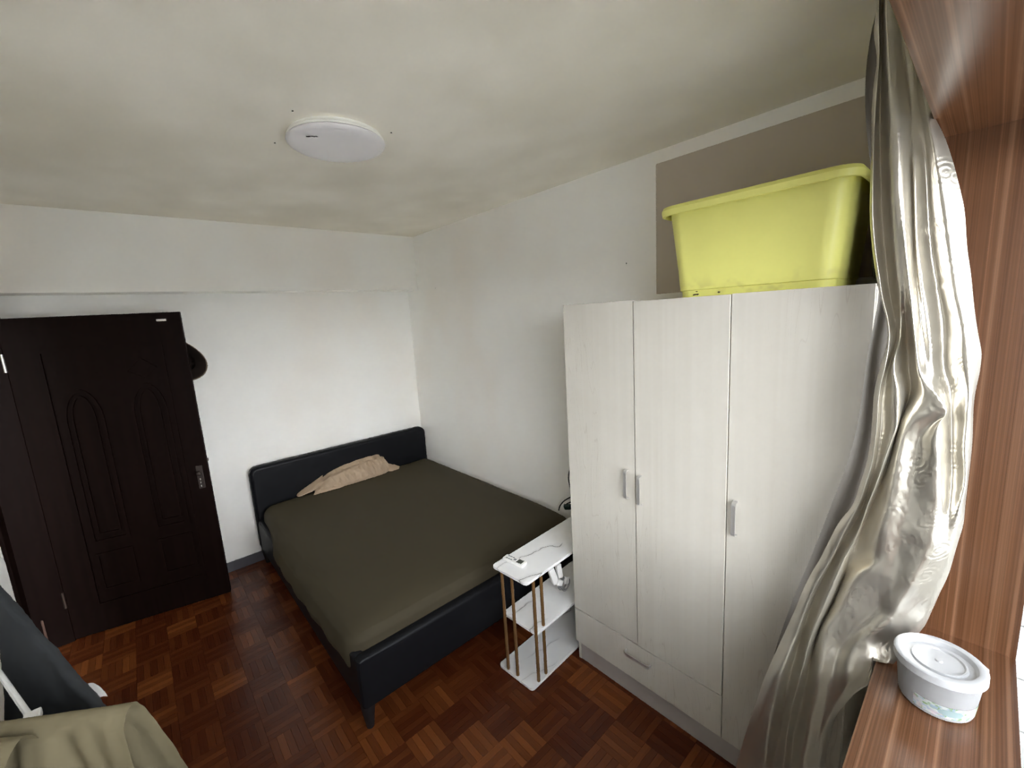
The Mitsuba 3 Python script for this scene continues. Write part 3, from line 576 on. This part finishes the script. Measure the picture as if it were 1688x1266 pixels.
for (u, s, wv) in ((0.0, 0.010, 0.9), (0.018, 0.008, 0.6), (0.030, 0.006, 0.5)):
    x, y = -1.562 + u * 0.83, -2.180 - u * 0.56
    m = rbox(-s * 0.8, s * 0.8, -0.004 * wv, 0.004 * wv, -0.001, 0.001, 0.0006, 8); m.apply_transform(trimesh.transformations.rotation_matrix(-0.55 + u * 20, [0, 0, 1])); m.apply_translation((x, y, H - 0.0560)); add('mark', m, 'speck_dark', dk)

# ------------------------------------------------------------------ hat behind the door
ht = thing('hat', 'dark brown brimmed hat hanging on the white wall behind the door', 'hat')
prof = [(0.0, 0.0), (0.06, 0.003), (0.085, 0.02), (0.098, 0.07), (0.105, 0.10), (0.150, 0.150), (0.164, 0.165), (0.166, 0.168), (0.162, 0.170), (0.148, 0.156), (0.102, 0.104), (0.094, 0.07), (0.080, 0.025), (0.055, 0.008), (0.0, 0.006)]
hm = lathe(prof, 72); hv = hm.vertices; rr = np.hypot(hv[:, 0], hv[:, 1]); th_ = np.arctan2(hv[:, 1], hv[:, 0])
hv[:, 2] -= np.clip((rr - 0.10) / 0.06, 0, 1) * 0.035 * np.cos(2 * th_); hv[:, 0] *= 1.06; hm.vertices = hv
HM = trimesh.transformations.rotation_matrix(math.radians(82), [1, 0, 0]); HM = trimesh.transformations.rotation_matrix(math.radians(38), [0, 1, 0]) @ HM; HM = trimesh.transformations.rotation_matrix(math.radians(-14), [0, 0, 1]) @ HM
HT = np.array([-1.968, -0.048, 1.778])
def hp(m): m = m.copy(); m.apply_transform(HM); m.apply_translation(HT); v = m.vertices; dz = v[:, 2] - HT[2]; v[:, 0] += -0.26 * dz - 0.010 * np.clip(dz / 0.16, 0, 1); v[:, 2] = HT[2] + dz * 0.95; m.vertices = v; m.fix_normals(); return m
hk = add('crown_and_brim', hp(hm), 'felt_brown', ht, smooth=50)
edge = np.array([(0.1745 * math.cos(a), 0.165 * math.sin(a), 0.1685 - 0.035 * math.cos(2 * a)) for a in np.linspace(0, 2 * math.pi, 60)])
add('brim_binding', hp(tube(edge, 0.004, 8)), 'hat_trim', ht)

# ------------------------------------------------------------------ curtain
# rows from the track down to the floor; in each row the crests and troughs of the folds from the wardrobe side to the window side (millimetres)
FOLDS = [[(-770,-3810,2703),(-784,-3816,2694),(-756,-3815,2706),(-790,-3826,2686),(-804,-3833,2676),(-784,-3836,2683),(-743,-3836,2700),(-737,-3840,2700),(-737,-3843,2698),(-743,-3847,2693),(-736,-3848,2696)],
[(-770,-3811,2652),(-784,-3817,2643),(-756,-3816,2654),(-790,-3827,2636),(-804,-3834,2627),(-784,-3839,2632),(-743,-3842,2646),(-737,-3846,2646),(-737,-3849,2645),(-743,-3852,2641),(-736,-3853,2643)],
[(-769,-3808,2589),(-783,-3821,2578),(-756,-3821,2588),(-790,-3832,2571),(-804,-3839,2562),(-785,-3846,2566),(-742,-3851,2578),(-734,-3857,2578),(-734,-3862,2575),(-742,-3867,2570),(-738,-3871,2570)],
[(-768,-3818,2518),(-782,-3825,2511),(-755,-3825,2519),(-788,-3837,2503),(-806,-3847,2494),(-788,-3855,2496),(-741,-3862,2507),(-730,-3870,2507),(-730,-3879,2503),(-741,-3888,2496),(-741,-3893,2494)],
[(-766,-3814,2455),(-781,-3825,2446),(-747,-3826,2455),(-790,-3843,2437),(-811,-3854,2427),(-796,-3865,2427),(-748,-3873,2436),(-735,-3881,2437),(-739,-3893,2431),(-756,-3903,2422),(-756,-3907,2421)],
[(-765,-3814,2407),(-781,-3825,2399),(-740,-3827,2408),(-792,-3848,2388),(-813,-3860,2379),(-801,-3872,2377),(-757,-3882,2384),(-744,-3888,2385),(-750,-3902,2379),(-772,-3915,2369),(-759,-3924,2369)],
[(-764,-3817,2358),(-781,-3826,2351),(-736,-3829,2360),(-791,-3852,2340),(-813,-3868,2330),(-805,-3879,2329),(-761,-3888,2335),(-754,-3894,2334),(-757,-3912,2328),(-783,-3927,2317),(-758,-3946,2317)],
[(-763,-3819,2301),(-779,-3828,2295),(-732,-3833,2302),(-790,-3856,2285),(-812,-3873,2276),(-804,-3884,2274),(-762,-3894,2279),(-771,-3901,2275),(-757,-3921,2272),(-784,-3938,2262),(-756,-3964,2260)],
[(-762,-3821,2237),(-778,-3831,2232),(-729,-3838,2238),(-789,-3862,2223),(-810,-3877,2216),(-802,-3889,2214),(-764,-3901,2217),(-776,-3907,2214),(-754,-3927,2212),(-783,-3949,2202),(-755,-3980,2199)],
[(-761,-3824,2170),(-777,-3835,2166),(-727,-3843,2169),(-788,-3868,2158),(-809,-3884,2152),(-803,-3896,2150),(-766,-3907,2152),(-777,-3913,2150),(-752,-3934,2148),(-782,-3960,2139),(-754,-3994,2135)],
[(-760,-3833,2086),(-776,-3844,2084),(-726,-3853,2085),(-786,-3877,2078),(-809,-3895,2074),(-809,-3906,2072),(-766,-3914,2074),(-778,-3921,2072),(-751,-3944,2070),(-782,-3973,2064),(-753,-4003,2061)],
[(-760,-3846,2009),(-776,-3857,2008),(-726,-3864,2008),(-782,-3887,2005),(-803,-3904,2002),(-811,-3915,2001),(-768,-3922,2001),(-778,-3932,2000),(-751,-3956,1998),(-782,-3985,1994),(-753,-4015,1992)],
[(-760,-3858,1954),(-776,-3866,1954),(-727,-3873,1953),(-778,-3894,1952),(-794,-3909,1952),(-811,-3922,1951),(-771,-3930,1950),(-778,-3941,1949),(-751,-3966,1947),(-782,-3994,1946),(-753,-4022,1943)],
[(-760,-3874,1892),(-778,-3881,1893),(-734,-3888,1890),(-764,-3901,1892),(-756,-3913,1891),(-808,-3928,1893),(-774,-3938,1891),(-777,-3951,1891),(-751,-3977,1889),(-783,-4008,1890),(-753,-4031,1887)],
[(-760,-3879,1845),(-782,-3886,1847),(-745,-3893,1844),(-765,-3904,1846),(-734,-3915,1843),(-804,-3933,1849),(-776,-3944,1847),(-775,-3959,1847),(-751,-3983,1845),(-785,-4015,1848),(-753,-4039,1846)],
[(-760,-3873,1806),(-791,-3885,1810),(-767,-3891,1807),(-795,-3901,1810),(-722,-3917,1803),(-801,-3937,1812),(-778,-3950,1810),(-773,-3964,1810),(-751,-3985,1808),(-787,-4019,1813),(-753,-4046,1810)],
[(-760,-3867,1766),(-794,-3882,1771),(-773,-3887,1769),(-805,-3902,1774),(-720,-3920,1763),(-792,-3941,1774),(-782,-3956,1774),(-771,-3971,1773),(-752,-3990,1772),(-786,-4024,1778),(-753,-4046,1775)],
[(-760,-3861,1716),(-794,-3876,1723),(-773,-3883,1720),(-806,-3912,1728),(-720,-3927,1716),(-772,-3945,1726),(-798,-3968,1732),(-773,-3984,1730),(-753,-4004,1728),(-782,-4030,1735),(-753,-4043,1732)],
[(-760,-3860,1680),(-794,-3875,1688),(-773,-3882,1685),(-806,-3915,1695),(-724,-3924,1681),(-773,-3941,1692),(-806,-3988,1703),(-783,-3994,1700),(-753,-4006,1695),(-780,-4032,1703),(-753,-4042,1700)],
[(-760,-3861,1650),(-794,-3876,1659),(-773,-3884,1656),(-806,-3916,1667),(-729,-3918,1651),(-781,-3932,1664),(-804,-3995,1677),(-793,-4003,1676),(-752,-4007,1668),(-779,-4032,1677),(-753,-4043,1673)],
[(-760,-3861,1616),(-794,-3876,1626),(-773,-3885,1623),(-806,-3917,1635),(-733,-3910,1618),(-783,-3926,1632),(-788,-3971,1640),(-804,-3990,1646),(-751,-4009,1638),(-779,-4033,1648),(-753,-4045,1644)],
[(-760,-3861,1574),(-791,-3875,1584),(-773,-3884,1582),(-806,-3909,1594),(-733,-3905,1575),(-785,-3921,1591),(-784,-3957,1598),(-804,-3990,1609),(-751,-4012,1600),(-779,-4033,1611),(-753,-4047,1607)],
[(-760,-3857,1513),(-787,-3872,1524),(-773,-3881,1522),(-802,-3898,1534),(-733,-3898,1514),(-787,-3916,1534),(-784,-3953,1541),(-804,-3995,1556),(-751,-4016,1546),(-779,-4038,1559),(-753,-4048,1554)],
[(-760,-3845,1439),(-786,-3861,1452),(-768,-3869,1448),(-800,-3885,1463),(-732,-3884,1440),(-787,-3911,1466),(-787,-3951,1476),(-804,-3999,1495),(-758,-4020,1486),(-780,-4042,1499),(-753,-4048,1492)],
[(-760,-3835,1382),(-784,-3851,1395),(-763,-3859,1390),(-800,-3872,1408),(-729,-3871,1382),(-787,-3906,1413),(-789,-3949,1427),(-804,-4001,1449),(-767,-4021,1442),(-782,-4038,1452),(-753,-4048,1445)],
[(-760,-3805,1316),(-784,-3833,1335),(-761,-3843,1329),(-800,-3863,1352),(-726,-3857,1321),(-787,-3899,1359),(-791,-3946,1377),(-804,-3998,1400),(-782,-4021,1399),(-780,-4036,1403),(-753,-4049,1397)],
[(-760,-3785,1251),(-784,-3816,1273),(-756,-3818,1262),(-800,-3850,1293),(-726,-3844,1259),(-787,-3895,1305),(-793,-3944,1326),(-804,-3996,1350),(-787,-4018,1351),(-777,-4033,1353),(-753,-4044,1347)],
[(-760,-3767,1188),(-784,-3801,1214),(-753,-3797,1198),(-800,-3832,1234),(-726,-3832,1200),(-780,-3893,1250),(-793,-3938,1275),(-804,-3991,1302),(-789,-4014,1305),(-773,-4030,1305),(-753,-4039,1299)],
[(-760,-3745,1124),(-784,-3780,1152),(-753,-3782,1138),(-800,-3818,1177),(-727,-3821,1142),(-780,-3855,1184),(-793,-3928,1223),(-804,-3976,1250),(-787,-4006,1255),(-771,-4023,1255),(-753,-4034,1251)],
[(-760,-3725,1053),(-784,-3758,1081),(-751,-3761,1065),(-800,-3802,1111),(-732,-3808,1079),(-780,-3835,1117),(-791,-3915,1161),(-804,-3961,1191),(-785,-3993,1196),(-769,-4014,1199),(-753,-4023,1195)],
[(-760,-3708,980),(-787,-3743,1013),(-750,-3746,994),(-801,-3787,1044),(-733,-3791,1009),(-785,-3820,1053),(-788,-3895,1094),(-804,-3943,1128),(-784,-3976,1135),(-768,-4003,1140),(-753,-4012,1137)],
[(-768,-3691,914),(-796,-3732,953),(-757,-3735,932),(-808,-3773,984),(-741,-3774,945),(-792,-3795,987),(-791,-3865,1026),(-812,-3918,1068),(-792,-3958,1079),(-776,-3986,1085),(-761,-4001,1085)],
[(-781,-3674,847),(-811,-3721,894),(-767,-3726,870),(-821,-3763,926),(-754,-3764,884),(-803,-3789,930),(-798,-3840,958),(-817,-3873,990),(-803,-3933,1017),(-792,-3956,1024),(-781,-3973,1028)],
[(-803,-3659,784),(-836,-3710,838),(-790,-3720,815),(-841,-3759,873),(-777,-3759,831),(-822,-3790,880),(-816,-3828,901),(-835,-3863,936),(-825,-3911,961),(-819,-3939,975),(-811,-3956,981)],
[(-820,-3645,722),(-852,-3700,782),(-806,-3715,760),(-855,-3752,819),(-796,-3757,782),(-837,-3790,833),(-831,-3824,852),(-848,-3864,891),(-838,-3887,899),(-832,-3906,909),(-818,-3919,907)],
[(-826,-3631,645),(-858,-3689,712),(-813,-3709,693),(-857,-3742,750),(-804,-3750,716),(-842,-3787,771),(-834,-3816,786),(-842,-3846,814),(-831,-3861,816),(-818,-3870,813),(-799,-3866,796)],
[(-829,-3614,564),(-860,-3680,638),(-818,-3704,625),(-858,-3734,678),(-810,-3742,647),(-844,-3779,702),(-835,-3807,717),(-835,-3826,731),(-821,-3834,726),(-800,-3837,713),(-779,-3834,694)],
[(-830,-3595,463),(-859,-3671,549),(-821,-3698,540),(-857,-3727,593),(-813,-3735,564),(-842,-3772,618),(-830,-3797,629),(-825,-3810,635),(-808,-3816,627),(-783,-3818,607),(-763,-3821,593)],
[(-830,-3571,313),(-857,-3656,413),(-823,-3688,412),(-854,-3720,468),(-816,-3733,446),(-838,-3765,494),(-824,-3787,502),(-813,-3799,503),(-797,-3807,495),(-769,-3808,472),(-749,-3811,456)],
[(-830,-3540,85),(-857,-3630,203),(-830,-3671,217),(-850,-3708,275),(-816,-3728,261),(-837,-3764,318),(-824,-3786,327),(-813,-3799,330),(-797,-3804,319),(-769,-3807,295),(-749,-3812,279)]]
ct = thing('curtain', 'shiny champagne satin curtain gathered beside the wardrobe and bunched onto the window sill', 'curtain')
K = np.array(FOLDS, float) / 1000
last = K[-1].copy(); bot = last + (last - K[-2]) * 0.25; bot[:, 2] = 0.012; mid = (last * 0.45 + bot * 0.55)
K = np.concatenate([K, mid[None], bot[None]])
rs = np.r_[0, np.cumsum(np.abs(np.diff(K.mean(1)[:, 2])))]
a = np.linspace(0, rs[-1], 420); b = np.linspace(0, K.shape[1] - 1, 190)
cols = np.arange(K.shape[1])
G = np.zeros((len(a), K.shape[1], 3))
for c in range(K.shape[1]):
    for d in range(3): G[:, c, d] = PchipInterpolator(rs, K[:, c, d])(a)
S = np.zeros((len(a), len(b), 3))
for r in range(len(a)):
    cs = CubicSpline(cols, G[r], axis=0, bc_type='natural'); pc = PchipInterpolator(cols, G[r], axis=0)
    S[r] = 0.75 * cs(b) + 0.25 * pc(b)
from scipy.ndimage import gaussian_filter
for d in range(3): S[..., d] = gaussian_filter(S[..., d], (1.8, 0.7), mode='nearest')
q = S.reshape(-1, 3)
wr = (meshkit.fbm(q * [10, 16, 7]) - 0.5) * 0.010 + (meshkit.fbm(q * [30, 40, 20] + 7) - 0.5) * 0.0025
amp = np.interp(q[:, 2], [0, 0.5, 0.9, 1.7, 2.0, 2.8], [0.5, 0.9, 1.2, 1.1, 0.6, 0.4])
S[..., 0] += (wr * amp).reshape(S.shape[:2])
S[..., 0] = np.where((S[..., 1] > -3.83), np.minimum(S[..., 0], -0.64), np.minimum(S[..., 0], -0.60))
over = (S[..., 1] < WY + 0.02) & (S[..., 2] < WZ0 + 0.03)
S[..., 2] = np.where(over, np.maximum(S[..., 2], WZ0 + 0.004), S[..., 2])
UA = np.cumsum(np.r_['1', np.zeros((len(a), 1)), np.linalg.norm(np.diff(S, axis=1), axis=2)], axis=1); UA = gaussian_filter(UA, (12, 0), mode='nearest'); VA = np.repeat(a[:, None], len(b), 1)
v, f, uv = grid(S)
add('satin_panel', (v, f), 'champagne_satin', ct, smooth=True, uv=np.stack([UA.ravel(), VA.ravel()], 1))
LN = np.array([[(-.655, -3.806, 2.74), (-.645, -3.83, 2.74), (-.64, -3.87, 2.74)], [(-.645, -3.818, 2.2), (-.64, -3.84, 2.2), (-.635, -3.88, 2.2)], [(-.645, -3.838, 1.95), (-.64, -3.86, 1.95), (-.635, -3.90, 1.95)], [(-.645, -3.825, 1.80), (-.64, -3.85, 1.80), (-.635, -3.90, 1.80)], [(-.645, -3.818, 1.66), (-.64, -3.85, 1.66), (-.635, -3.9, 1.66)],
    [(-.650, -3.803, 1.50), (-.64, -3.84, 1.50), (-.635, -3.88, 1.50)], [(-.66, -3.775, 1.36), (-.65, -3.82, 1.36), (-.64, -3.86, 1.36)], [(-.67, -3.735, 1.18), (-.66, -3.78, 1.18), (-.65, -3.84, 1.18)], [(-.69, -3.67, 0.90), (-.67, -3.73, 0.90), (-.66, -3.80, 0.90)], [(-.70, -3.60, 0.45), (-.68, -3.67, 0.45), (-.67, -3.74, 0.45)], [(-.70, -3.56, 0.015), (-.68, -3.63, 0.015), (-.67, -3.72, 0.015)]])
L2 = net(LN, 160, 60, rs=2.8 - LN[:, 0, 2]); L2[..., 0] += 0.004 * np.sin(np.linspace(0, 9, 60))[None, :]
L2[..., 0] = np.minimum(L2[..., 0], -0.618)
v, f, uv = grid(L2); add('lining', (v, f), 'lining_cloth', ct, smooth=True, label='thin grey lining behind the satin folds')
tr = thing('curtain_track', 'pale curtain track fixed to the ceiling above the curtain', 'curtain track')
scene[tr] = mikit.ply(rbox(-2.7, -0.10, -3.885, -3.845, H - 0.034, H + 0.001, 0.003), 'frame_white', smooth=35)

# ------------------------------------------------------------------ food container on the sill
fc = thing('food_container', 'round translucent plastic food container with a lid on the brown window sill', 'food container')
CB, CTp = np.array([-0.872, -4.036, WZ0]), None
hC = 0.112
outer = [(0.0, 0.001), (0.060, 0.001), (0.0655, 0.004), (0.0675, 0.010), (0.0765, hC - 0.012), (0.0795, hC - 0.010), (0.0795, hC - 0.002), (0.0780, hC)]
inner = [(r - 0.0012, z) for r, z in outer[3:]][::-1] + [(0.0655, 0.009), (0.060, 0.004), (0.0, 0.004)]
cm = lathe(outer + inner, 72, CB); cm.fix_normals()
lab = [(0.0676 + (0.0765 - 0.0675) * (z - 0.010) / (hC - 0.022) + 0.0004, z) for z in np.linspace(0.012, 0.044, 6)]
th = np.radians(np.linspace(150, 305, 60)); LP = np.zeros((6, 60, 3))
for i, (r, z) in enumerate(lab): LP[i] = np.stack([CB[0] + r * np.cos(th), CB[1] + r * np.sin(th), np.full(60, CB[2] + z + 0.0)], 1)
ck = add('tub', cm, 'frosted_wall', fc, smooth=40)
v, f, uv = grid(LP); add('printed_label', (v, f), 'label_print', ck, smooth=True, uv=uv, label='printed green and blue label band')
th = np.radians(np.linspace(186, 224, 30)); OP = np.zeros((5, 30, 3))
for i, s in enumerate(np.linspace(-1, 1, 5)):
    for j, u in enumerate(np.linspace(-1, 1, 30)):
        z = 0.028 + s * 0.009 * math.sqrt(max(0, 1 - u * u)); r = 0.0676 + 0.009 * (z - 0.010) / 0.09 + 0.0009
        OP[i, j] = [CB[0] + r * math.cos(th[j]), CB[1] + r * math.sin(th[j]), CB[2] + z]
v, f, uv = grid(OP); add('oval_badge', (v, f), 'oval_print', ck, smooth=True)
lid = [(0.0, hC - 0.0005), (0.005, hC - 0.0005), (0.0075, hC - 0.0035), (0.043, hC - 0.0035), (0.0455, hC + 0.0005), (0.0485, hC + 0.0005), (0.051, hC - 0.004), (0.062, hC - 0.004), (0.066, hC + 0.006), (0.0690, hC + 0.0075), (0.0795, hC + 0.0075), (0.0825, hC + 0.005), (0.0828, hC - 0.012), (0.0815, hC - 0.013), (0.0815, hC - 0.001), (0.062, hC - 0.006), (0.0, hC - 0.006)]
m = lathe(lid, 96, CB); m.fix_normals(); lk2 = add('lid', m, 'frosted_plastic', fc, smooth=40, label='frosted lid with raised rings')
a = math.radians(-52); tc = CB + [0.0835 * math.cos(a), 0.0835 * math.sin(a), hC - 0.016]
tm_ = rbox(-0.010, 0.012, -0.014, 0.014, -0.012, 0.010, 0.004); tm_.apply_transform(trimesh.transformations.rotation_matrix(a, [0, 0, 1])); tm_.apply_translation(tc); add('lid_tab', tm_, 'frosted_plastic', lk2)
rnd = np.random.default_rng(3)
blob = []
for i in range(26):
    r, t_ = 0.048 * math.sqrt(rnd.random()), rnd.random() * 6.28
    s = trimesh.creation.icosphere(2, 0.012); s.apply_translation((CB[0] + r * math.cos(t_), CB[1] + r * math.sin(t_), CB[2] + 0.019 + 0.03 * rnd.random())); blob.append(s)
pk = thing('packet', 'pale pink and green packets inside the translucent container', 'packet')
pm_ = rbox(-0.045, 0.030, -0.035, 0.035, 0.006, 0.050, 0.010, 16)
for _ in range(2): pm_ = pm_.subdivide()
pv = pm_.vertices; pv += (meshkit.fbm(pv * 60)[:, None] - 0.5) * 0.008; pv[:, 2] = np.maximum(pv[:, 2], 0.005); pm_.vertices = pv; pm_.apply_translation(CB); scene[pk] = mikit.ply(pm_, 'food_pink', smooth=True)
pk = thing('packet', 'pale green packet low in the translucent container on the sill', 'packet')
labels['packet']['label'] = 'pale pink packet seen through the translucent container on the sill'
pm_ = rbox(0.024, 0.048, -0.040, 0.030, 0.006, 0.044, 0.008, 16); pm_.apply_translation(CB); scene[pk] = mikit.ply(pm_, 'food_green', smooth=True)

# ------------------------------------------------------------------ clothes on a white drying rack by the left wall
rk = thing('drying_rack', 'white tubular clothes drying rack mostly hidden under garments by the left wall', 'drying rack')
P0, P1 = np.array([-2.76, -2.30, 0.962]), np.array([-2.392, -2.563, 0.962])     # rail under the khaki garment
B0, B1 = np.array([-2.725, -1.68, 1.085]), np.array([-2.458, -2.325, 0.860])    # sloping rail under the dark trousers
add('rail', tube([P0, P1], 0.011, dense=False), 'white_tube', rk)
add('rail', tube([B0, B1], 0.010, dense=False), 'white_tube', rk)
add('rail', tube([(-2.705, -1.95, 0.90), (-2.58, -2.33, 0.895)], 0.008, dense=False), 'white_tube', rk)
for p, qd in ((P0, (-2.76, -2.62, 0.011)), (P1 - [0.02, -0.014, 0], (-2.44, -2.36, 0.011)), (B0 - [0, 0.05, 0.017], (-2.74, -1.60, 0.011)), (B1 + [-0.005, 0.012, 0.004], (-2.47, -2.05, 0.011))):
    add('leg', tube([p, qd], 0.011, dense=False), 'white_tube', rk)
cl = rbox(-0.018, 0.018, -0.018, 0.018, -0.012, 0.012, 0.004); cl.apply_translation((-2.588, -2.30, 0.905)); add('clip', cl, 'white_plastic', rk)
ep = slab_y(rpoly(-1.60, -1.392, 0.83, 1.12, 0.052), -0.034, -0.004, 0.010); ep.apply_transform(np.array([[0, 1, 0, -2.735], [1, 0, 0, 0], [0, 0, 1, 0], [0, 0, 0, 1.0]])); ep.fix_normals()
add('end_panel', ep, 'white_plastic', rk, label='white rounded plastic end panel')

def drape(A, B, down, lens, amp, freq, seed, flare=0.0, R=46, C=110, rad=0.02, far=0.35, jag=0.02, top_noise=0.008, fp=0.7):
    """cloth laid over the rail A-B: far side hangs `far`, near side hangs lens; down = horizontal direction of the near side"""
    A, B = np.asarray(A, float), np.asarray(B, float); s = np.linspace(0, 1, C); dn = np.asarray(down, float); dn /= np.linalg.norm(dn)
    prof = [(-rad - 0.01, -far), (-rad - 0.004, -far * 0.5), (-rad, -0.02), (-rad * 0.6, rad * 0.55), (0, rad * 0.9), (rad * 0.6, rad * 0.55), (rad, -0.02), (rad + 0.012, -lens * 0.3), (rad + 0.03, -lens * 0.65), (rad + 0.04, -lens)]
    prof = np.array(prof); L = np.r_[0, np.cumsum(np.linalg.norm(np.diff(prof, axis=0), axis=1))]
    t = np.r_[np.linspace(0, L[2], R // 4), np.linspace(L[2], L[6], R // 3)[1:], np.linspace(L[6], L[-1], R // 2)[1:]]
    o, h = PchipInterpolator(L, prof[:, 0])(t), PchipInterpolator(L, prof[:, 1])(t)
    rg = np.random.default_rng(seed); ph = rg.random(4) * 6.28
    G = np.zeros((len(t), C, 3))
    for i in range(len(t)):
        k = np.clip(-h[i] / max(lens, 0.01), 0, 1); side = 1 if o[i] > 0 else -0.5
        fold = amp * k ** fp * (np.sin(freq * s * 6.28 + ph[0] + 0.6 * k) + 0.5 * np.sin(1.7 * freq * s * 6.28 + ph[1]) + 0.3 * np.sin(2.9 * freq * s * 6.28 + ph[2]))
        base = A + (B - A) * s[:, None] + (B - A) / np.linalg.norm(B - A) * (flare * k * (s[:, None] ** 3))
        G[i] = base + dn * (o[i] + side * fold + (0.5 * amp * k if side > 0 else 0))[:, None]; G[i, :, 2] += h[i] - (jag * k * np.sin(s * 9 + ph[3]))
    n_ = meshkit.fbm(G.reshape(-1, 3) * 14 + seed).reshape(G.shape[:2]) - 0.5; G += dn * (n_ * 0.02)[..., None]; G[..., 2] += n_ * top_noise
    return G
def cloth(name, label, cat, part, G, m):
    k = thing(name, label, cat); v, f, uv = grid(G); add(part, (v, f), m, k, smooth=True); return k
kd = np.array([-0.58, -0.82, 0])
jk = cloth('jacket', 'khaki cotton jacket draped over the drying rack in the lower left corner', 'jacket', 'body', drape(P0, P1 + [0.03, -0.02, 0], kd, 0.62, 0.040, 2.6, 5, flare=0.16, rad=0.030, far=0.30, fp=0.45), 'khaki_cotton')
sl = drape((-2.79 + 0.06, -2.40, 0.955), (-2.57, -2.53, 0.955), kd, 0.55, 0.012, 1.1, 11, rad=0.052, far=0.05); v, f, uv = grid(sl); add('sleeve', (v, f), 'khaki_cotton', jk, smooth=True)
bd = np.array([-0.90, -0.38, 0])
tk = cloth('trousers', 'dark charcoal trousers hanging over the sloping rail of the drying rack', 'trousers', 'legs', drape(B0, B1 + [0.012, -0.03, -0.01], bd, 0.42, 0.022, 1.3, 7, rad=0.020, far=0.40), 'charcoal_cloth')
tg = np.array([[(-2.512, -2.190, 0.862), (-2.497, -2.188, 0.864), (-2.486, -2.184, 0.856)], [(-2.494, -2.232, 0.858), (-2.479, -2.229, 0.862), (-2.466, -2.226, 0.852)], [(-2.477, -2.284, 0.852), (-2.463, -2.280, 0.856), (-2.450, -2.277, 0.846)]])
v, f, uv = grid(net(tg, 12, 12) + [0.012, 0.001, 0.002]); lt = add('care_label', (v, f), 'label_white', tk, smooth=True, label='white sewn-in care label')
k = cloth('trousers', 'black trousers lower down, left of the charcoal ones on the drying rack', 'trousers', 'legs', drape((-2.775, -1.98, 0.875), (-2.64, -2.36, 0.85), bd, 0.40, 0.010, 1.2, 21, rad=0.016, far=0.03), 'black_cloth')
